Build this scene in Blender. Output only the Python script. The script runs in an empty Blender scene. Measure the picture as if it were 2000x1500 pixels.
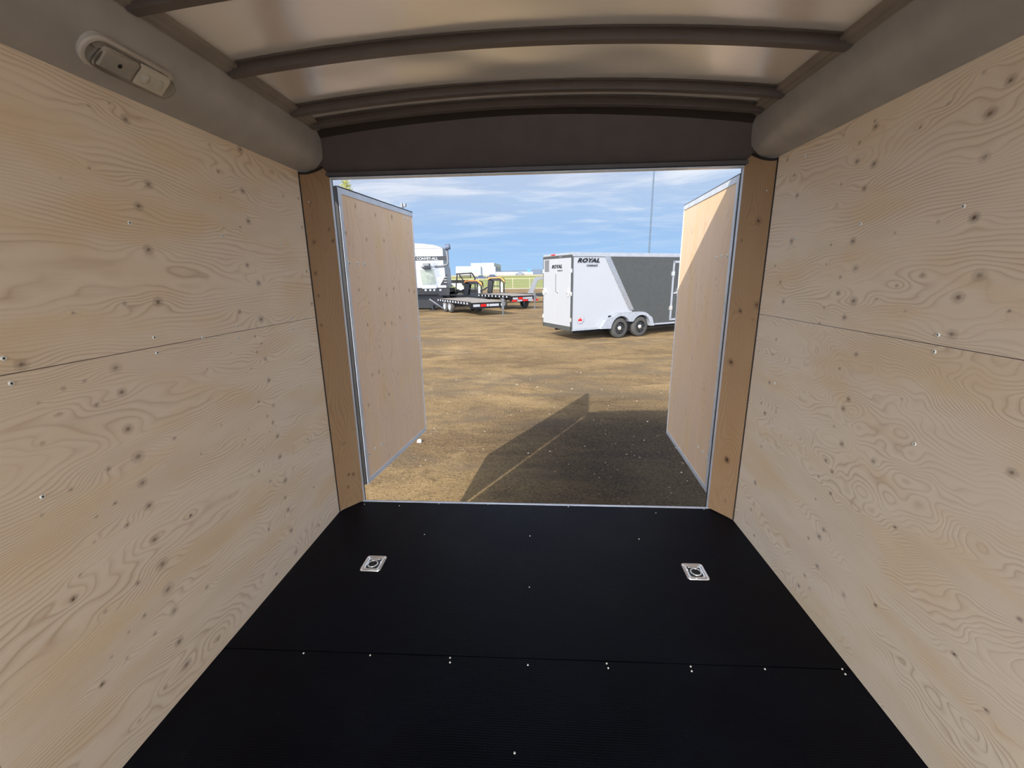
import bpy, math, random
import numpy as np
from mathutils import Vector, Matrix
random.seed(7)
C = bpy.context.scene.collection
SC = bpy.context.scene

# ------------------------------------------------------------------ camera
F, PITCH, YAW, ROLL = 843.04, .2453, -.0661, -.0134
CX, CH = .054, 1.4584
_cy, _sy = math.cos(YAW), math.sin(YAW)
_F = Vector((_sy, _cy, 0)); _R = Vector((_cy, -_sy, 0)); _U = Vector((0, 0, 1))
_cp, _sp = math.cos(PITCH), math.sin(PITCH)
_F2 = _F*_cp - _U*_sp; _U2 = _U*_cp + _F*_sp
_cr, _sr = math.cos(ROLL), math.sin(ROLL)
CR = _R*_cr + _U2*_sr; CU = _U2*_cr - _R*_sr; CF = _F2
EYE = Vector((CX, 0, CH))
cam_data = bpy.data.cameras.new('camera'); cam = bpy.data.objects.new('camera', cam_data); C.objects.link(cam)
cam_data.sensor_width = 36; cam_data.lens = F/2000*36; cam_data.clip_start = .02; cam_data.clip_end = 2000
mw = Matrix.Identity(4)
for i in range(3):
    mw[i][0] = CR[i]; mw[i][1] = CU[i]; mw[i][2] = -CF[i]; mw[i][3] = EYE[i]
cam.matrix_world = mw
SC.camera = cam
SC.view_settings.view_transform = 'Standard'; SC.view_settings.look = 'None'
SC.view_settings.gamma = 1; SC.view_settings.use_curve_mapping = False
SC.view_settings.exposure = .46

def ray(x, y): return CF + CR*((x-1000)/F) - CU*((y-750)/F)
def at(x, y, Y): d = ray(x, y); return EYE + d*(Y/d.y)                 # point of a pixel at depth Y
def atx(x, y, X): d = ray(x, y); return EYE + d*((X-EYE.x)/d.x)
def atz(x, y, Z): d = ray(x, y); return EYE + d*((Z-EYE.z)/d.z)

# ------------------------------------------------------------------ node helpers
class NT:
    def __init__(s, tree): s.t = tree; s.n = tree.nodes; s.l = tree.links
    def new(s, typ, **kw):
        n = s.n.new(typ)
        for k, v in kw.items(): setattr(n, k, v)
        return n
    def put(s, sock, v):
        if isinstance(v, bpy.types.NodeSocket): s.l.new(v, sock)
        elif isinstance(v, (tuple, list)) and len(v) == 3 and sock.type == 'RGBA': sock.default_value = (*v, 1)
        else: sock.default_value = v
    def math(s, op, a, b=0., c=None, clamp=False):
        n = s.new('ShaderNodeMath', operation=op, use_clamp=clamp); s.put(n.inputs[0], a); s.put(n.inputs[1], b)
        if c is not None: s.put(n.inputs[2], c)
        return n.outputs[0]
    def vmath(s, op, a, b=(0, 0, 0)):
        n = s.new('ShaderNodeVectorMath', operation=op); s.put(n.inputs[0], a); s.put(n.inputs[1], b)
        return n.outputs['Value'] if op in ('DOT_PRODUCT', 'LENGTH', 'DISTANCE') else n.outputs[0]
    def mix(s, f, a, b, blend='MIX'):
        n = s.new('ShaderNodeMix', data_type='RGBA', blend_type=blend); s.put(n.inputs[0], f); s.put(n.inputs[6], a); s.put(n.inputs[7], b)
        return n.outputs[2]
    def noise(s, vec, scale, detail=3, rough=.5, dist=0., out=0):
        n = s.new('ShaderNodeTexNoise'); s.put(n.inputs['Vector'], vec); n.inputs['Scale'].default_value = scale
        n.inputs['Detail'].default_value = detail; n.inputs['Roughness'].default_value = rough; n.inputs['Distortion'].default_value = dist
        return n.outputs[out]
    def ramp(s, f, stops):
        n = s.new('ShaderNodeValToRGB'); s.put(n.inputs[0], f); r = n.color_ramp
        cc = lambda c: (c, c, c, 1) if isinstance(c, (int, float)) else (*c, 1)
        r.elements[0].position = stops[0][0]; r.elements[0].color = cc(stops[0][1])
        r.elements[1].position = stops[-1][0]; r.elements[1].color = cc(stops[-1][1])
        for p, c in stops[1:-1]: r.elements.new(p).color = cc(c)
        return n.outputs[0]
    def mapr(s, v, a, b, c, d, smooth=True):
        n = s.new('ShaderNodeMapRange', interpolation_type='SMOOTHSTEP' if smooth else 'LINEAR')
        s.put(n.inputs[0], v); n.inputs[1].default_value = a; n.inputs[2].default_value = b; n.inputs[3].default_value = c; n.inputs[4].default_value = d
        return n.outputs[0]
    def mapping(s, vec, scale=(1, 1, 1), loc=(0, 0, 0)):
        n = s.new('ShaderNodeMapping'); s.put(n.inputs[0], vec); n.inputs['Scale'].default_value = scale; n.inputs['Location'].default_value = loc
        return n.outputs[0]

def srgb(r, g, b):
    f = lambda c: (c/255/12.92 if c/255 <= .04045 else ((c/255+.055)/1.055)**2.4)
    return (f(r), f(g), f(b))

def mat(name, col=(.5, .5, .5), rough=.5, metal=0., spec=.5, build=None, bump=None):
    m = bpy.data.materials.new(name); m.use_nodes = True; t = NT(m.node_tree)
    b = t.n['Principled BSDF']
    b.inputs['Base Color'].default_value = (*col, 1); b.inputs['Roughness'].default_value = rough
    b.inputs['Metallic'].default_value = metal; b.inputs['Specular IOR Level'].default_value = spec
    if build: build(t, b)
    elif not metal:
        g = t.new('ShaderNodeTexCoord').outputs['Object']; v = t.noise(g, 9, 4)
        t.put(b.inputs['Base Color'], t.mix(t.mapr(v, .3, .7, 0, 1), tuple(c*.92 for c in col), tuple(min(1, c*1.06) for c in col)))
    else:
        g = t.new('ShaderNodeTexCoord').outputs['Object']; v = t.noise(g, 14, 3)
        t.put(b.inputs['Roughness'], t.mapr(v, .3, .7, rough*.85, min(1, rough*1.15)))
    return m

# ------------------------------------------------------------------ sky and sun
SUN_AZ, SUN_EL = math.radians(27.6), math.radians(31.6)       # light travels towards +y, +x and down
SUN_DIR = Vector((math.sin(SUN_AZ)*math.cos(SUN_EL), math.cos(SUN_AZ)*math.cos(SUN_EL), -math.sin(SUN_EL)))
sd = bpy.data.lights.new('sun', 'SUN'); sd.energy = 4.5; sd.angle = math.radians(.5); sd.color = (1, .93, .80)
so = bpy.data.objects.new('sun', sd); C.objects.link(so); so.rotation_euler = SUN_DIR.to_track_quat('-Z', 'Y').to_euler()
so.location = (-20, -40, 30)

w = bpy.data.worlds.new('world'); SC.world = w; w.use_nodes = True; t = NT(w.node_tree)
t.n.clear()
gen = t.new('ShaderNodeTexCoord').outputs['Generated']
sep = t.new('ShaderNodeSeparateXYZ'); t.put(sep.inputs[0], gen)
zz = sep.outputs[2]
base = t.ramp(zz, [(0., srgb(168, 203, 240)), (.03, srgb(160, 200, 242)), (.09, srgb(158, 194, 236)), (.17, srgb(176, 200, 232)), (.3, srgb(196, 210, 232)), (1., srgb(170, 190, 225))])
# clouds laid out on a high flat layer
inv = t.math('DIVIDE', 1., t.math('MAXIMUM', t.math('ADD', zz, .06), .02))
cx_ = t.math('MULTIPLY', sep.outputs[0], inv); cy_ = t.math('MULTIPLY', sep.outputs[1], inv)
cb = t.new('ShaderNodeCombineXYZ'); t.put(cb.inputs[0], cx_); t.put(cb.inputs[1], cy_)
cl = t.noise(t.mapping(cb.outputs[0], (.55, .9, 1), (3.1, 1.3, 0)), 1.5, 7, .6, .5)
clm = t.mapr(cl, .43, .70, 0, 1); clm = t.math('MULTIPLY', clm, t.mapr(zz, .04, .2, .12, .9))
gl = t.noise(t.mapping(cb.outputs[0], (.3, .5, 1), (7.1, 4.3, 0)), 1.1, 4, .5, .2)
col = t.mix(t.math('MULTIPLY', t.mapr(gl, .45, .65, 0, .6), t.mapr(zz, .08, .2, 0, 1)), base, srgb(182, 193, 218))
col = t.mix(clm, col, srgb(232, 238, 248))
# hazy brightness of the cloud layer around the sun (behind the camera)
dt = t.vmath('DOT_PRODUCT', gen, tuple(-SUN_DIR))
glow = t.math('POWER', t.math('MAXIMUM', dt, 0.), 3.)
bg = t.new('ShaderNodeBackground'); t.put(bg.inputs[0], t.mix(t.math('MULTIPLY', glow, .6, clamp=True), col, (1., .96, .9)))
low = t.math('POWER', t.math('MAXIMUM', t.vmath('DOT_PRODUCT', gen, (-.10, -.985, .14)), 0.), 12.)   # added low glow behind the camera, lights the interior through the front
t.put(bg.inputs[1], t.math('ADD', t.math('ADD', .77, t.math('MULTIPLY', glow, .7)), t.math('MULTIPLY', low, 14.)))
out = t.new('ShaderNodeOutputWorld'); t.l.new(bg.outputs[0], out.inputs[0])

# ------------------------------------------------------------------ mesh helpers
class MB:
    def __init__(s): s.v = []; s.f = []
    def add(s, vs, fs):
        o = len(s.v); s.v += [tuple(v) for v in vs]; s.f += [tuple(i+o for i in f) for f in fs]; return s
    def box(s, x0, x1, y0, y1, z0, z1):
        return s.add([(x0, y0, z0), (x1, y0, z0), (x1, y1, z0), (x0, y1, z0), (x0, y0, z1), (x1, y0, z1), (x1, y1, z1), (x0, y1, z1)],
                     [(3, 2, 1, 0), (4, 5, 6, 7), (0, 1, 5, 4), (1, 2, 6, 5), (2, 3, 7, 6), (3, 0, 4, 7)])
    def prism(s, poly, vec):
        n = len(poly); a = [Vector(p) for p in poly]; v = Vector(vec)
        nrm = Vector((0, 0, 0))
        for i in range(n): nrm += a[i].cross(a[(i+1) % n])
        if nrm.dot(v) > 0: a = a[::-1]
        return s.add([tuple(p) for p in a]+[tuple(p+v) for p in a],
                     [tuple(range(n)), tuple(range(2*n-1, n-1, -1))]+[(i, i+n, (i+1) % n+n, (i+1) % n) for i in range(n)])
    def bar(s, p0, p1, w, h=None, up=(0, 0, 1)):
        h = h or w; p0 = Vector(p0); p1 = Vector(p1); d = (p1-p0).normalized(); u = Vector(up)
        if abs(d.dot(u)) > .98: u = Vector((0, 1, 0))
        r = d.cross(u).normalized(); u = r.cross(d)
        return s.prism([p0+r*a*w/2+u*b*h/2 for a, b in ((-1, -1), (1, -1), (1, 1), (-1, 1))], p1-p0)
    def cyl(s, p0, p1, r, n=16, r1=None):
        p0 = Vector(p0); p1 = Vector(p1); d = (p1-p0).normalized(); u = Vector((0, 0, 1)) if abs(d.z) < .9 else Vector((1, 0, 0))
        a = d.cross(u).normalized(); b = d.cross(a); r1 = r if r1 is None else r1
        A = [p0+a*r*math.cos(k*2*math.pi/n)+b*r*math.sin(k*2*math.pi/n) for k in range(n)]
        B = [p1+a*r1*math.cos(k*2*math.pi/n)+b*r1*math.sin(k*2*math.pi/n) for k in range(n)]
        return s.add(A+B, [tuple(range(n)), tuple(range(2*n-1, n-1, -1))]+[(i, i+n, (i+1) % n+n, (i+1) % n) for i in range(n)])
    def lathe(s, prof, n=32, M=None):
        # prof: (radius, height) list turned about local z
        M = M or Matrix.Identity(4); vs = []; fs = []; m = len(prof)
        for k in range(n):
            c, q = math.cos(k*2*math.pi/n), math.sin(k*2*math.pi/n)
            vs += [tuple(M @ Vector((r*c, r*q, h))) for r, h in prof]
        for k in range(n):
            for i in range(m-1):
                a, b = k*m+i, ((k+1) % n)*m+i
                fs.append((a, b, b+1, a+1))
        return s.add(vs, fs)
    def path(s, pts, r, n=10, closed=False):
        pts = [Vector(p) for p in pts]; N = len(pts); rings = []; prev = None
        for i, p in enumerate(pts):
            d = (pts[(i+1) % N]-pts[i-1]) if closed or 0 < i < N-1 else (pts[1]-pts[0] if i == 0 else pts[-1]-pts[-2])
            d.normalize()
            u = prev if prev is not None else (Vector((0, 0, 1)) if abs(d.z) < .9 else Vector((1, 0, 0)))
            a = (u-d*u.dot(d)).normalized(); b = d.cross(a); prev = a
            rings.append([p+a*r*math.cos(k*2*math.pi/n)+b*r*math.sin(k*2*math.pi/n) for k in range(n)])
        vs = [v for rg in rings for v in rg]; fs = []
        for i in range(N if closed else N-1):
            j = (i+1) % N
            for k in range(n): fs.append((i*n+k, i*n+(k+1) % n, j*n+(k+1) % n, j*n+k))
        if not closed: fs += [tuple(range(n-1, -1, -1)), tuple(range((N-1)*n, N*n))]
        return s.add(vs, fs)
    def grid(s, P, nu, nv):
        vs = [P(i/nu, j/nv) for j in range(nv+1) for i in range(nu+1)]
        return s.add(vs, [(j*(nu+1)+i, j*(nu+1)+i+1, (j+1)*(nu+1)+i+1, (j+1)*(nu+1)+i) for j in range(nv) for i in range(nu)])
    def build(s, name, m, parent=None, smooth=False, bevel=0., seg=2, M=None):
        me = bpy.data.meshes.new(name); me.from_pydata(s.v, [], s.f); me.validate(); me.update()
        if M is not None: me.transform(M)
        me.materials.append(m)
        o = bpy.data.objects.new(name, me); C.objects.link(o)
        if parent is not None: o.parent = parent
        if smooth: me.shade_smooth(); 
        if smooth == 'auto':
            me.set_sharp_from_angle(angle=math.radians(35))
        if bevel:
            b = o.modifiers.new('bevel', 'BEVEL'); b.width = bevel; b.segments = seg; b.limit_method = 'ANGLE'
        return o
def tag(o, label=None, cat=None, group=None, kind=None):
    for k, v in (('label', label), ('category', cat), ('group', group), ('kind', kind)):
        if v: o[k] = v
    return o
def thing(name, loc=(0, 0, 0), rz=0., **kw):
    o = bpy.data.objects.new(name, None); C.objects.link(o); o.location = loc; o.rotation_euler = (0, 0, rz); o.empty_display_size = .1
    return tag(o, **kw)
def struct(o, label, cat='structure'): return tag(o, label, cat, kind='structure')
def copy_tree(o, parent=None):
    c = o.copy(); C.objects.link(c)
    if parent is not None: c.parent = parent
    for ch in list(o.children): copy_tree(ch, c)
    return c
def text_mesh(body, size, m, name, parent, M, shear=0., off=0., ext=.004, space=1., align='LEFT', sx=1.):
    cu = bpy.data.curves.new(name, 'FONT'); cu.body = body; cu.size = size; cu.shear = shear; cu.offset = off; cu.extrude = ext; cu.space_character = space; cu.align_x = align
    tmp = bpy.data.objects.new('tmp', cu); C.objects.link(tmp)
    dg = bpy.context.evaluated_depsgraph_get(); me = bpy.data.meshes.new_from_object(tmp.evaluated_get(dg)); bpy.data.objects.remove(tmp)
    me.transform(M @ Matrix.Diagonal((sx, 1, 1, 1))); me.materials.clear(); me.materials.append(m); me.name = name
    o = bpy.data.objects.new(name, me); C.objects.link(o); o.parent = parent
    return o

# ------------------------------------------------------------------ plywood
rng = np.random.RandomState(5)
_lat = rng.rand(64, 256, 256)
def vn(x, y, seed):
    L = _lat[seed % 64]; xi = np.floor(x).astype(int); yi = np.floor(y).astype(int); fx = x-xi; fy = y-yi
    fx = fx*fx*fx*(fx*(fx*6-15)+10); fy = fy*fy*fy*(fy*(fy*6-15)+10)
    g = lambda a, b: L[a % 256, b % 256]
    return (g(xi, yi)*(1-fx)*(1-fy)+g(xi+1, yi)*fx*(1-fy)+g(xi, yi+1)*(1-fx)*fy+g(xi+1, yi+1)*fx*fy)*2-1

def ply_mat(name, light, dark, knotc, lines=.55, warm=None, fib=1., rough=.62, gcol=(.93, .93, 1)):
    def b(t, p):
        h = t.new('ShaderNodeAttribute', attribute_name='grain').outputs['Fac']
        k = t.new('ShaderNodeAttribute', attribute_name='knot').outputs['Fac']
        uvs = t.new('ShaderNodeAttribute', attribute_name='sheet').outputs['Vector']
        patch = t.noise(t.mapping(uvs, (1.2, 3.5, 1)), 1.6, 3, .5)
        fr = t.math('FRACT', h)
        ln = t.ramp(fr, [(0, .55), (.12, .1), (.45, 0.), (.8, .45), (.93, 1.), (1., .55)])
        vis = t.mapr(t.noise(t.mapping(uvs, (1.0, 4., 1), (5, 2, 0)), 2.2, 2), .35, .65, .25, 1)
        fibn = t.noise(t.mapping(uvs, (6, 260, 1)), 1., 3, .6)
        fac = t.math('MULTIPLY', t.math('MULTIPLY', ln, lines), vis)
        fac = t.math('ADD', fac, t.math('MULTIPLY', t.math('SUBTRACT', fibn, .5), .28*fib), clamp=True)
        c = t.mix(fac, light, dark)
        c = t.mix(t.mapr(patch, .45, .72, 0, .55), c, warm or tuple(a*b_ for a, b_ in zip(light, (.93, .80, .60))))
        c = t.mix(t.mapr(t.noise(t.mapping(uvs, (1., 2., 1), (9, 9, 0)), 1.3, 2), .5, .75, 0, .35), c, tuple(a*b_ for a, b_ in zip(light, gcol)))
        kk = t.math('ADD', k, t.math('MULTIPLY', t.math('SUBTRACT', t.noise(uvs, 90, 3), .5), t.math('MULTIPLY', k, .7)), clamp=True)
        c = t.mix(t.mapr(kk, .08, .95, 0, 1, False), c, knotc)
        t.put(p.inputs['Base Color'], c)
        bp = t.new('ShaderNodeBump'); bp.inputs['Strength'].default_value = .22; bp.inputs['Distance'].default_value = .002
        t.put(bp.inputs['Height'], t.math('SUBTRACT', t.math('MULTIPLY', fibn, .6), t.math('ADD', ln, k))); t.l.new(bp.outputs[0], p.inputs['Normal'])
    return mat(name, light, rough, spec=.3, build=b)

def ply(name, O, U, V, Lu, Lv, th, m, parent=None, knots=(), K=70., amp=1., seed=1, res=.005, fine=0, top=None, shell_only=False, tall=False):
    """sheet with its grain along U; O corner, U x V faces the room; knots are (u, v, radius, darkness)"""
    O, U, V = Vector(O), Vector(U).normalized(), Vector(V).normalized(); N = U.cross(V).normalized()
    nu, nv = max(2, int(Lu/(res*1.4))), max(2, int(Lv/res))
    uu, vv = np.meshgrid(np.linspace(0, Lu, nu+1), np.linspace(0, Lv, nv+1))
    s = seed*7.3
    h = K*vv + amp*(7*vn(uu/1.1+s, vv/.23+s, seed)+3.2*vn(uu/.5+s, vv/.14, seed+1)+1.3*vn(uu/.22, vv/.07+s, seed+2)+.35*vn(uu/.08, vv/.03+s, seed+3))
    if fine: h += fine*(1.6*vn(uu/.13, vv/.09+s, seed+4)+.9*vn(uu/.06, vv/.05+s, seed+5))
    kn = np.zeros_like(h)
    for (ku, kv, r, d) in knots:
        du, dv = uu-ku, vv-kv
        a = .6+3.2*r/.02
        h += a*np.exp(-((du/(6*r+.01))**2+(dv/(2.2*r+.006))**2))*(1 if (int(ku*997) % 2) else -1)
        asp = 1.25
        q = np.sqrt((du/asp)**2+dv**2)/r
        ring = .55+.35*np.cos(q*4.2)
        body = np.clip(1.35-q, 0, 1)
        kn = np.maximum(kn, np.clip(body*1.5, 0, 1)*np.clip(ring, 0, 1)*d*(.85 if d < 1 else 1.05)+.16*d*np.exp(-(q/2.0)**2))
    # geometry: grid front + plain back and edges
    vs = np.empty(((nu+1)*(nv+1), 3))
    vtop = np.ones(nu+1) if top is None else np.array([top(i/nu) for i in range(nu+1)])
    v2 = vv*vtop[None, :]
    for i in range(3): vs[:, i] = (O[i]+U[i]*uu+V[i]*v2).ravel()
    W = nu+1
    idx = np.arange((nu+1)*(nv+1)).reshape(nv+1, nu+1)
    q = np.stack([idx[:-1, :-1], idx[:-1, 1:], idx[1:, 1:], idx[1:, :-1]], -1).reshape(-1, 4)
    n0 = len(vs); edge = list(idx[0, :])+list(idx[1:, -1])+list(idx[-1, -2::-1])+list(idx[-2:0:-1, 0])
    back = vs[edge]-np.array(N)*th
    vs = np.vstack([vs, back]); m_ = len(edge)
    sides = [(edge[(i+1) % m_], edge[i], n0+i, n0+(i+1) % m_) for i in range(m_)]
    me = bpy.data.meshes.new(name)
    faces = [tuple(int(x) for x in r_) for r_ in q]+[tuple(int(x) for x in r_) for r_ in sides]+[tuple(range(n0+m_-1, n0-1, -1))]
    me.from_pydata(vs.tolist(), [], faces); me.update()
    hx = np.concatenate([h.ravel(), h.ravel()[edge]]); kx = np.concatenate([kn.ravel(), np.zeros(m_)])
    a = me.attributes.new('grain', 'FLOAT', 'POINT'); a.data.foreach_set('value', hx.astype(np.float32))
    a = me.attributes.new('knot', 'FLOAT', 'POINT'); a.data.foreach_set('value', kx.astype(np.float32))
    sv = np.zeros((len(vs), 3)); sv[:n0, 0] = uu.ravel()+seed*3.7; sv[:n0, 1] = vv.ravel()+seed*1.9; sv[n0:] = sv[edge]
    a = me.attributes.new('sheet', 'FLOAT_VECTOR', 'POINT'); a.data.foreach_set('vector', sv.astype(np.float32).ravel())
    me.materials.append(m)
    o = bpy.data.objects.new(name, me); C.objects.link(o)
    if parent is not None: o.parent = parent
    return o

# ------------------------------------------------------------------ materials
M_wall = ply_mat('spruce_plywood', srgb(246, 230, 208), srgb(196, 166, 134), srgb(96, 68, 48), lines=.66, warm=srgb(234, 204, 158))
M_gfloor = ply_mat('bounce_grey_plywood', srgb(158, 154, 150), srgb(128, 122, 116), srgb(80, 72, 66), lines=.5, warm=srgb(146, 140, 132))  # for the unseen floor sheet added to bounce light
M_corner = ply_mat('brown_plywood', srgb(164, 132, 98), srgb(126, 94, 64), srgb(62, 38, 26), lines=.5, warm=srgb(156, 120, 84))
M_doorply = ply_mat('door_plywood', srgb(244, 214, 184), srgb(212, 172, 136), srgb(96, 64, 40), lines=.5, warm=srgb(240, 206, 154))
def floor_b(t, p):
    g = t.new('ShaderNodeTexCoord').outputs['Object']
    ck = t.new('ShaderNodeTexVoronoi', feature='F1'); t.put(ck.inputs['Vector'], t.mapping(g, (1, 1, .01))); ck.inputs['Scale'].default_value = 120; ck.inputs['Randomness'].default_value = .12
    n = t.noise(g, 2.2, 4, .6); sc = t.noise(t.mapping(g, (40, 2.5, 1)), 3, 3, .6); sc2 = t.noise(t.mapping(g, (3, 30, 1)), 2, 3, .6)
    c = t.mix(t.mapr(n, .35, .7, 0, 1), (.0012, .0016, .004), (.003, .0042, .009))
    c = t.mix(t.mapr(sc, .70, .78, 0, .28), c, (.09, .095, .11)); c = t.mix(t.mapr(sc2, .76, .8, 0, .2), c, (.12, .12, .13))
    t.put(p.inputs['Base Color'], c); t.put(p.inputs['Roughness'], t.mapr(n, .3, .7, .40, .52))
    bp = t.new('ShaderNodeBump'); bp.inputs['Strength'].default_value = .6; bp.inputs['Distance'].default_value = .0012; t.put(bp.inputs['Height'], t.mapr(ck.outputs[0], 0, .55, 1, 0)); t.l.new(bp.outputs[0], p.inputs['Normal'])
M_floor = mat('black_textured_floor', spec=.09, build=floor_b)
M_cove = mat('grey_cove_sheet', srgb(166, 163, 160), .34, spec=.5)
def sheet_b(t, p):
    g = t.new('ShaderNodeTexCoord').outputs['Object']; n = t.noise(g, 1.8, 3)
    t.put(p.inputs['Base Color'], t.mix(t.mapr(n, .3, .7, 0, 1), (.96, .95, .94), (.99, .98, .97)))
    t.put(p.inputs['Roughness'], t.mapr(n, .3, .7, .19, .25))
M_ceil = mat('bare_galvanized_sheet', (.75, .7, .62), .25, .6, build=sheet_b)
M_bow = mat('dark_painted_steel', srgb(92, 84, 82), .42, spec=.5)
M_rail = mat('grey_painted_rail', srgb(140, 132, 124), .4)
M_head = mat('dark_grey_header_steel', srgb(82, 74, 72), .5)
M_alu = mat('aluminium', (.80, .82, .86), .28, 1.)
M_alup = mat('pale_aluminium_frame', srgb(214, 221, 232), .32, 0., spec=.6)
M_rub = mat('black_rubber', (.012, .012, .014), .6)
M_blk = mat('black_gap_fill', (.02, .014, .012), .7)
M_black = mat('black_powder_coat', (.009, .009, .011), .45, spec=.3)
M_tire = mat('tire_rubber', (.045, .043, .04), .8)
M_zinc = mat('bright_zinc', (.90, .91, .92), .22, .75)
M_screw = mat('zinc_screw_head', (.86, .85, .78), .4, .15)
M_shole = mat('screw_recess', (.03, .03, .03), .8)
def white_b(t, p):
    n = t.noise(t.new('ShaderNodeTexCoord').outputs['Object'], 1.2, 2)
    t.put(p.inputs['Base Color'], t.mix(n, srgb(149, 151, 157), srgb(153, 155, 160)))
M_white = mat('white_body_paint', srgb(158, 160, 167), .35, build=white_b)
M_trimm = mat('dull_aluminium_trim', srgb(138, 142, 150), .5)
M_rim = mat('gloss_black_rim', (.02, .02, .022), .25)
M_char = mat('charcoal_body_paint', srgb(66, 68, 68), .4, spec=.35)
def plate_b(t, p):
    g = t.new('ShaderNodeTexCoord').outputs['Object']
    v = t.new('ShaderNodeTexVoronoi'); t.put(v.inputs['Vector'], g); v.inputs['Scale'].default_value = 26
    t.put(p.inputs['Base Color'], t.mix(t.mapr(v.outputs[0], .1, .5, 0, 1), (.75, .76, .8), (.5, .52, .56)))
M_plate = mat('checker_plate', (.6, .62, .66), .3, .8, build=plate_b)
M_grey = mat('mid_grey', srgb(102, 104, 108), .5)
M_lens = bpy.data.materials.new('clear_lens'); M_lens.use_nodes = True
_t = NT(M_lens.node_tree); _b = _t.n['Principled BSDF']; _b.inputs['Base Color'].default_value = (.95, .94, .9, 1); _b.inputs['Roughness'].default_value = .08; _b.inputs['Transmission Weight'].default_value = 1.; _b.inputs['IOR'].default_value = 1.3
_t.put(_b.inputs['Roughness'], _t.mapr(_t.noise(_t.new('ShaderNodeTexCoord').outputs['Object'], 60, 2), .4, .6, .05, .2))
M_lbase = mat('lamp_base_plastic', srgb(186, 180, 172), .3)
M_lrefl = mat('lamp_reflector', srgb(236, 232, 222), .2)
M_orange = mat('orange_paint', srgb(206, 122, 32), .45)
M_red = mat('red_lens', srgb(190, 24, 24), .3)
M_deck = mat('grey_wood_deck', srgb(136, 128, 122), .7)
M_navy = mat('dark_blue_car_paint', srgb(42, 48, 84), .25)
M_sil = mat('dark_silver_car_paint', srgb(96, 98, 112), .25)
M_glass = mat('dark_car_glass', (.02, .025, .035), .1)
M_bwhite = mat('white_building_cladding', srgb(184, 186, 186), .6)
M_bgrey = mat('pale_grey_cladding', srgb(146, 152, 162), .6)
M_bdark = mat('slate_roof_band', srgb(76, 86, 106), .6)
M_bwin = mat('building_glazing', srgb(120, 138, 150), .3)
M_blue = mat('blue_sign_face', srgb(50, 110, 215), .4)
M_galv = mat('galvanised_pole', srgb(98, 110, 128), .6)
M_tarp = mat('beige_tarp_roof', srgb(146, 141, 144), .7)
M_hopwin = mat('grey_green_panel', srgb(120, 127, 118), .4)
M_tan = mat('tan_soil_piles', srgb(196, 180, 140), .9)

# ground
G = -.60
def ground_b(t, p):
    g = t.new('ShaderNodeTexCoord').outputs['Object']; s = t.new('ShaderNodeSeparateXYZ'); t.put(s.inputs[0], g)
    n1 = t.noise(t.mapping(g, (.6, 1., 1)), .5, 6, .68, .6); n2 = t.noise(g, 4.5, 7, .72, .3); n3 = t.noise(g, 38, 5, .75); n4 = t.noise(t.mapping(g, (.5, 1.2, 1), (4, 1, 0)), 1.1, 7, .7, .4)
    c = t.mix(t.mapr(n1, .38, .62, 0, 1), srgb(133, 111, 81), srgb(150, 126, 90))
    c = t.mix(t.mapr(n4, .46, .62, 0, .75), c, srgb(106, 87, 65))
    c = t.mix(t.mapr(n2, .50, .68, 0, .55), c, srgb(95, 80, 61))
    c = t.mix(t.mapr(n3, .50, .64, 0, .7), c, srgb(80, 67, 52))
    c = t.mix(t.mapr(n3, .36, .46, .4, 0), c, srgb(164, 147, 119))
    gp = t.noise(t.mapping(g, (.5, 1., 1), (2.3, 5.1, 0)), .8, 5, .65, .5)
    c = t.mix(t.mapr(gp, .48, .62, 0, .6), c, srgb(106, 94, 80))
    c = t.mix(t.mapr(t.noise(t.mapping(g, (.5, 1., 1), (1, 8, 0)), .9, 6, .7, .3), .52, .66, 0, .5), c, srgb(172, 146, 107))
    # damp, darker earth just behind the trailer, spread wider to deepen the shadow
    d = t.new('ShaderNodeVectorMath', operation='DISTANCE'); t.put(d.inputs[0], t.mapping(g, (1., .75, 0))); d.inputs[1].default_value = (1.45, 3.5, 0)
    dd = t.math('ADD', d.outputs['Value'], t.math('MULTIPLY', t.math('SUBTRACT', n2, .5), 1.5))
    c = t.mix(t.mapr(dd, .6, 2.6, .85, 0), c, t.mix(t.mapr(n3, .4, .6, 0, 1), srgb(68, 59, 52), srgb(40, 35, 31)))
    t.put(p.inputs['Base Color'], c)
    bp = t.new('ShaderNodeBump'); bp.inputs['Strength'].default_value = .9; bp.inputs['Distance'].default_value = .035
    t.put(bp.inputs['Height'], t.math('ADD', t.math('ADD', t.math('MULTIPLY', n3, .35), n2), t.math('MULTIPLY', n4, .6))); t.l.new(bp.outputs[0], p.inputs['Normal'])
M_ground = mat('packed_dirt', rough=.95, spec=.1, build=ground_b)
def grass_b(t, p):
    g = t.new('ShaderNodeTexCoord').outputs['Object']; n = t.noise(t.mapping(g, (.2, 1, 1)), .12, 5, .6); n2 = t.noise(g, 1.5, 4, .7)
    c = t.mix(t.mapr(n, .4, .62, 0, 1), srgb(122, 134, 76), srgb(158, 150, 98)); c = t.mix(t.mapr(n2, .4, .7, 0, .4), c, srgb(98, 114, 64))
    t.put(p.inputs['Base Color'], c)
M_grass = mat('rough_grass', rough=.95, spec=.1, build=grass_b)
M_road = mat('pale_road', srgb(176, 166, 146), .9)
def gz(y):
    pts = [(-200, G), (80, G), (105, -.45), (190, .35), (212, 1.7), (235, 2.1), (400, 2.4), (900, 2.6)]
    for (a, za), (b, zb) in zip(pts, pts[1:]):
        if y <= b: return za+(zb-za)*(y-a)/(b-a)
    return pts[-1][1]
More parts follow.
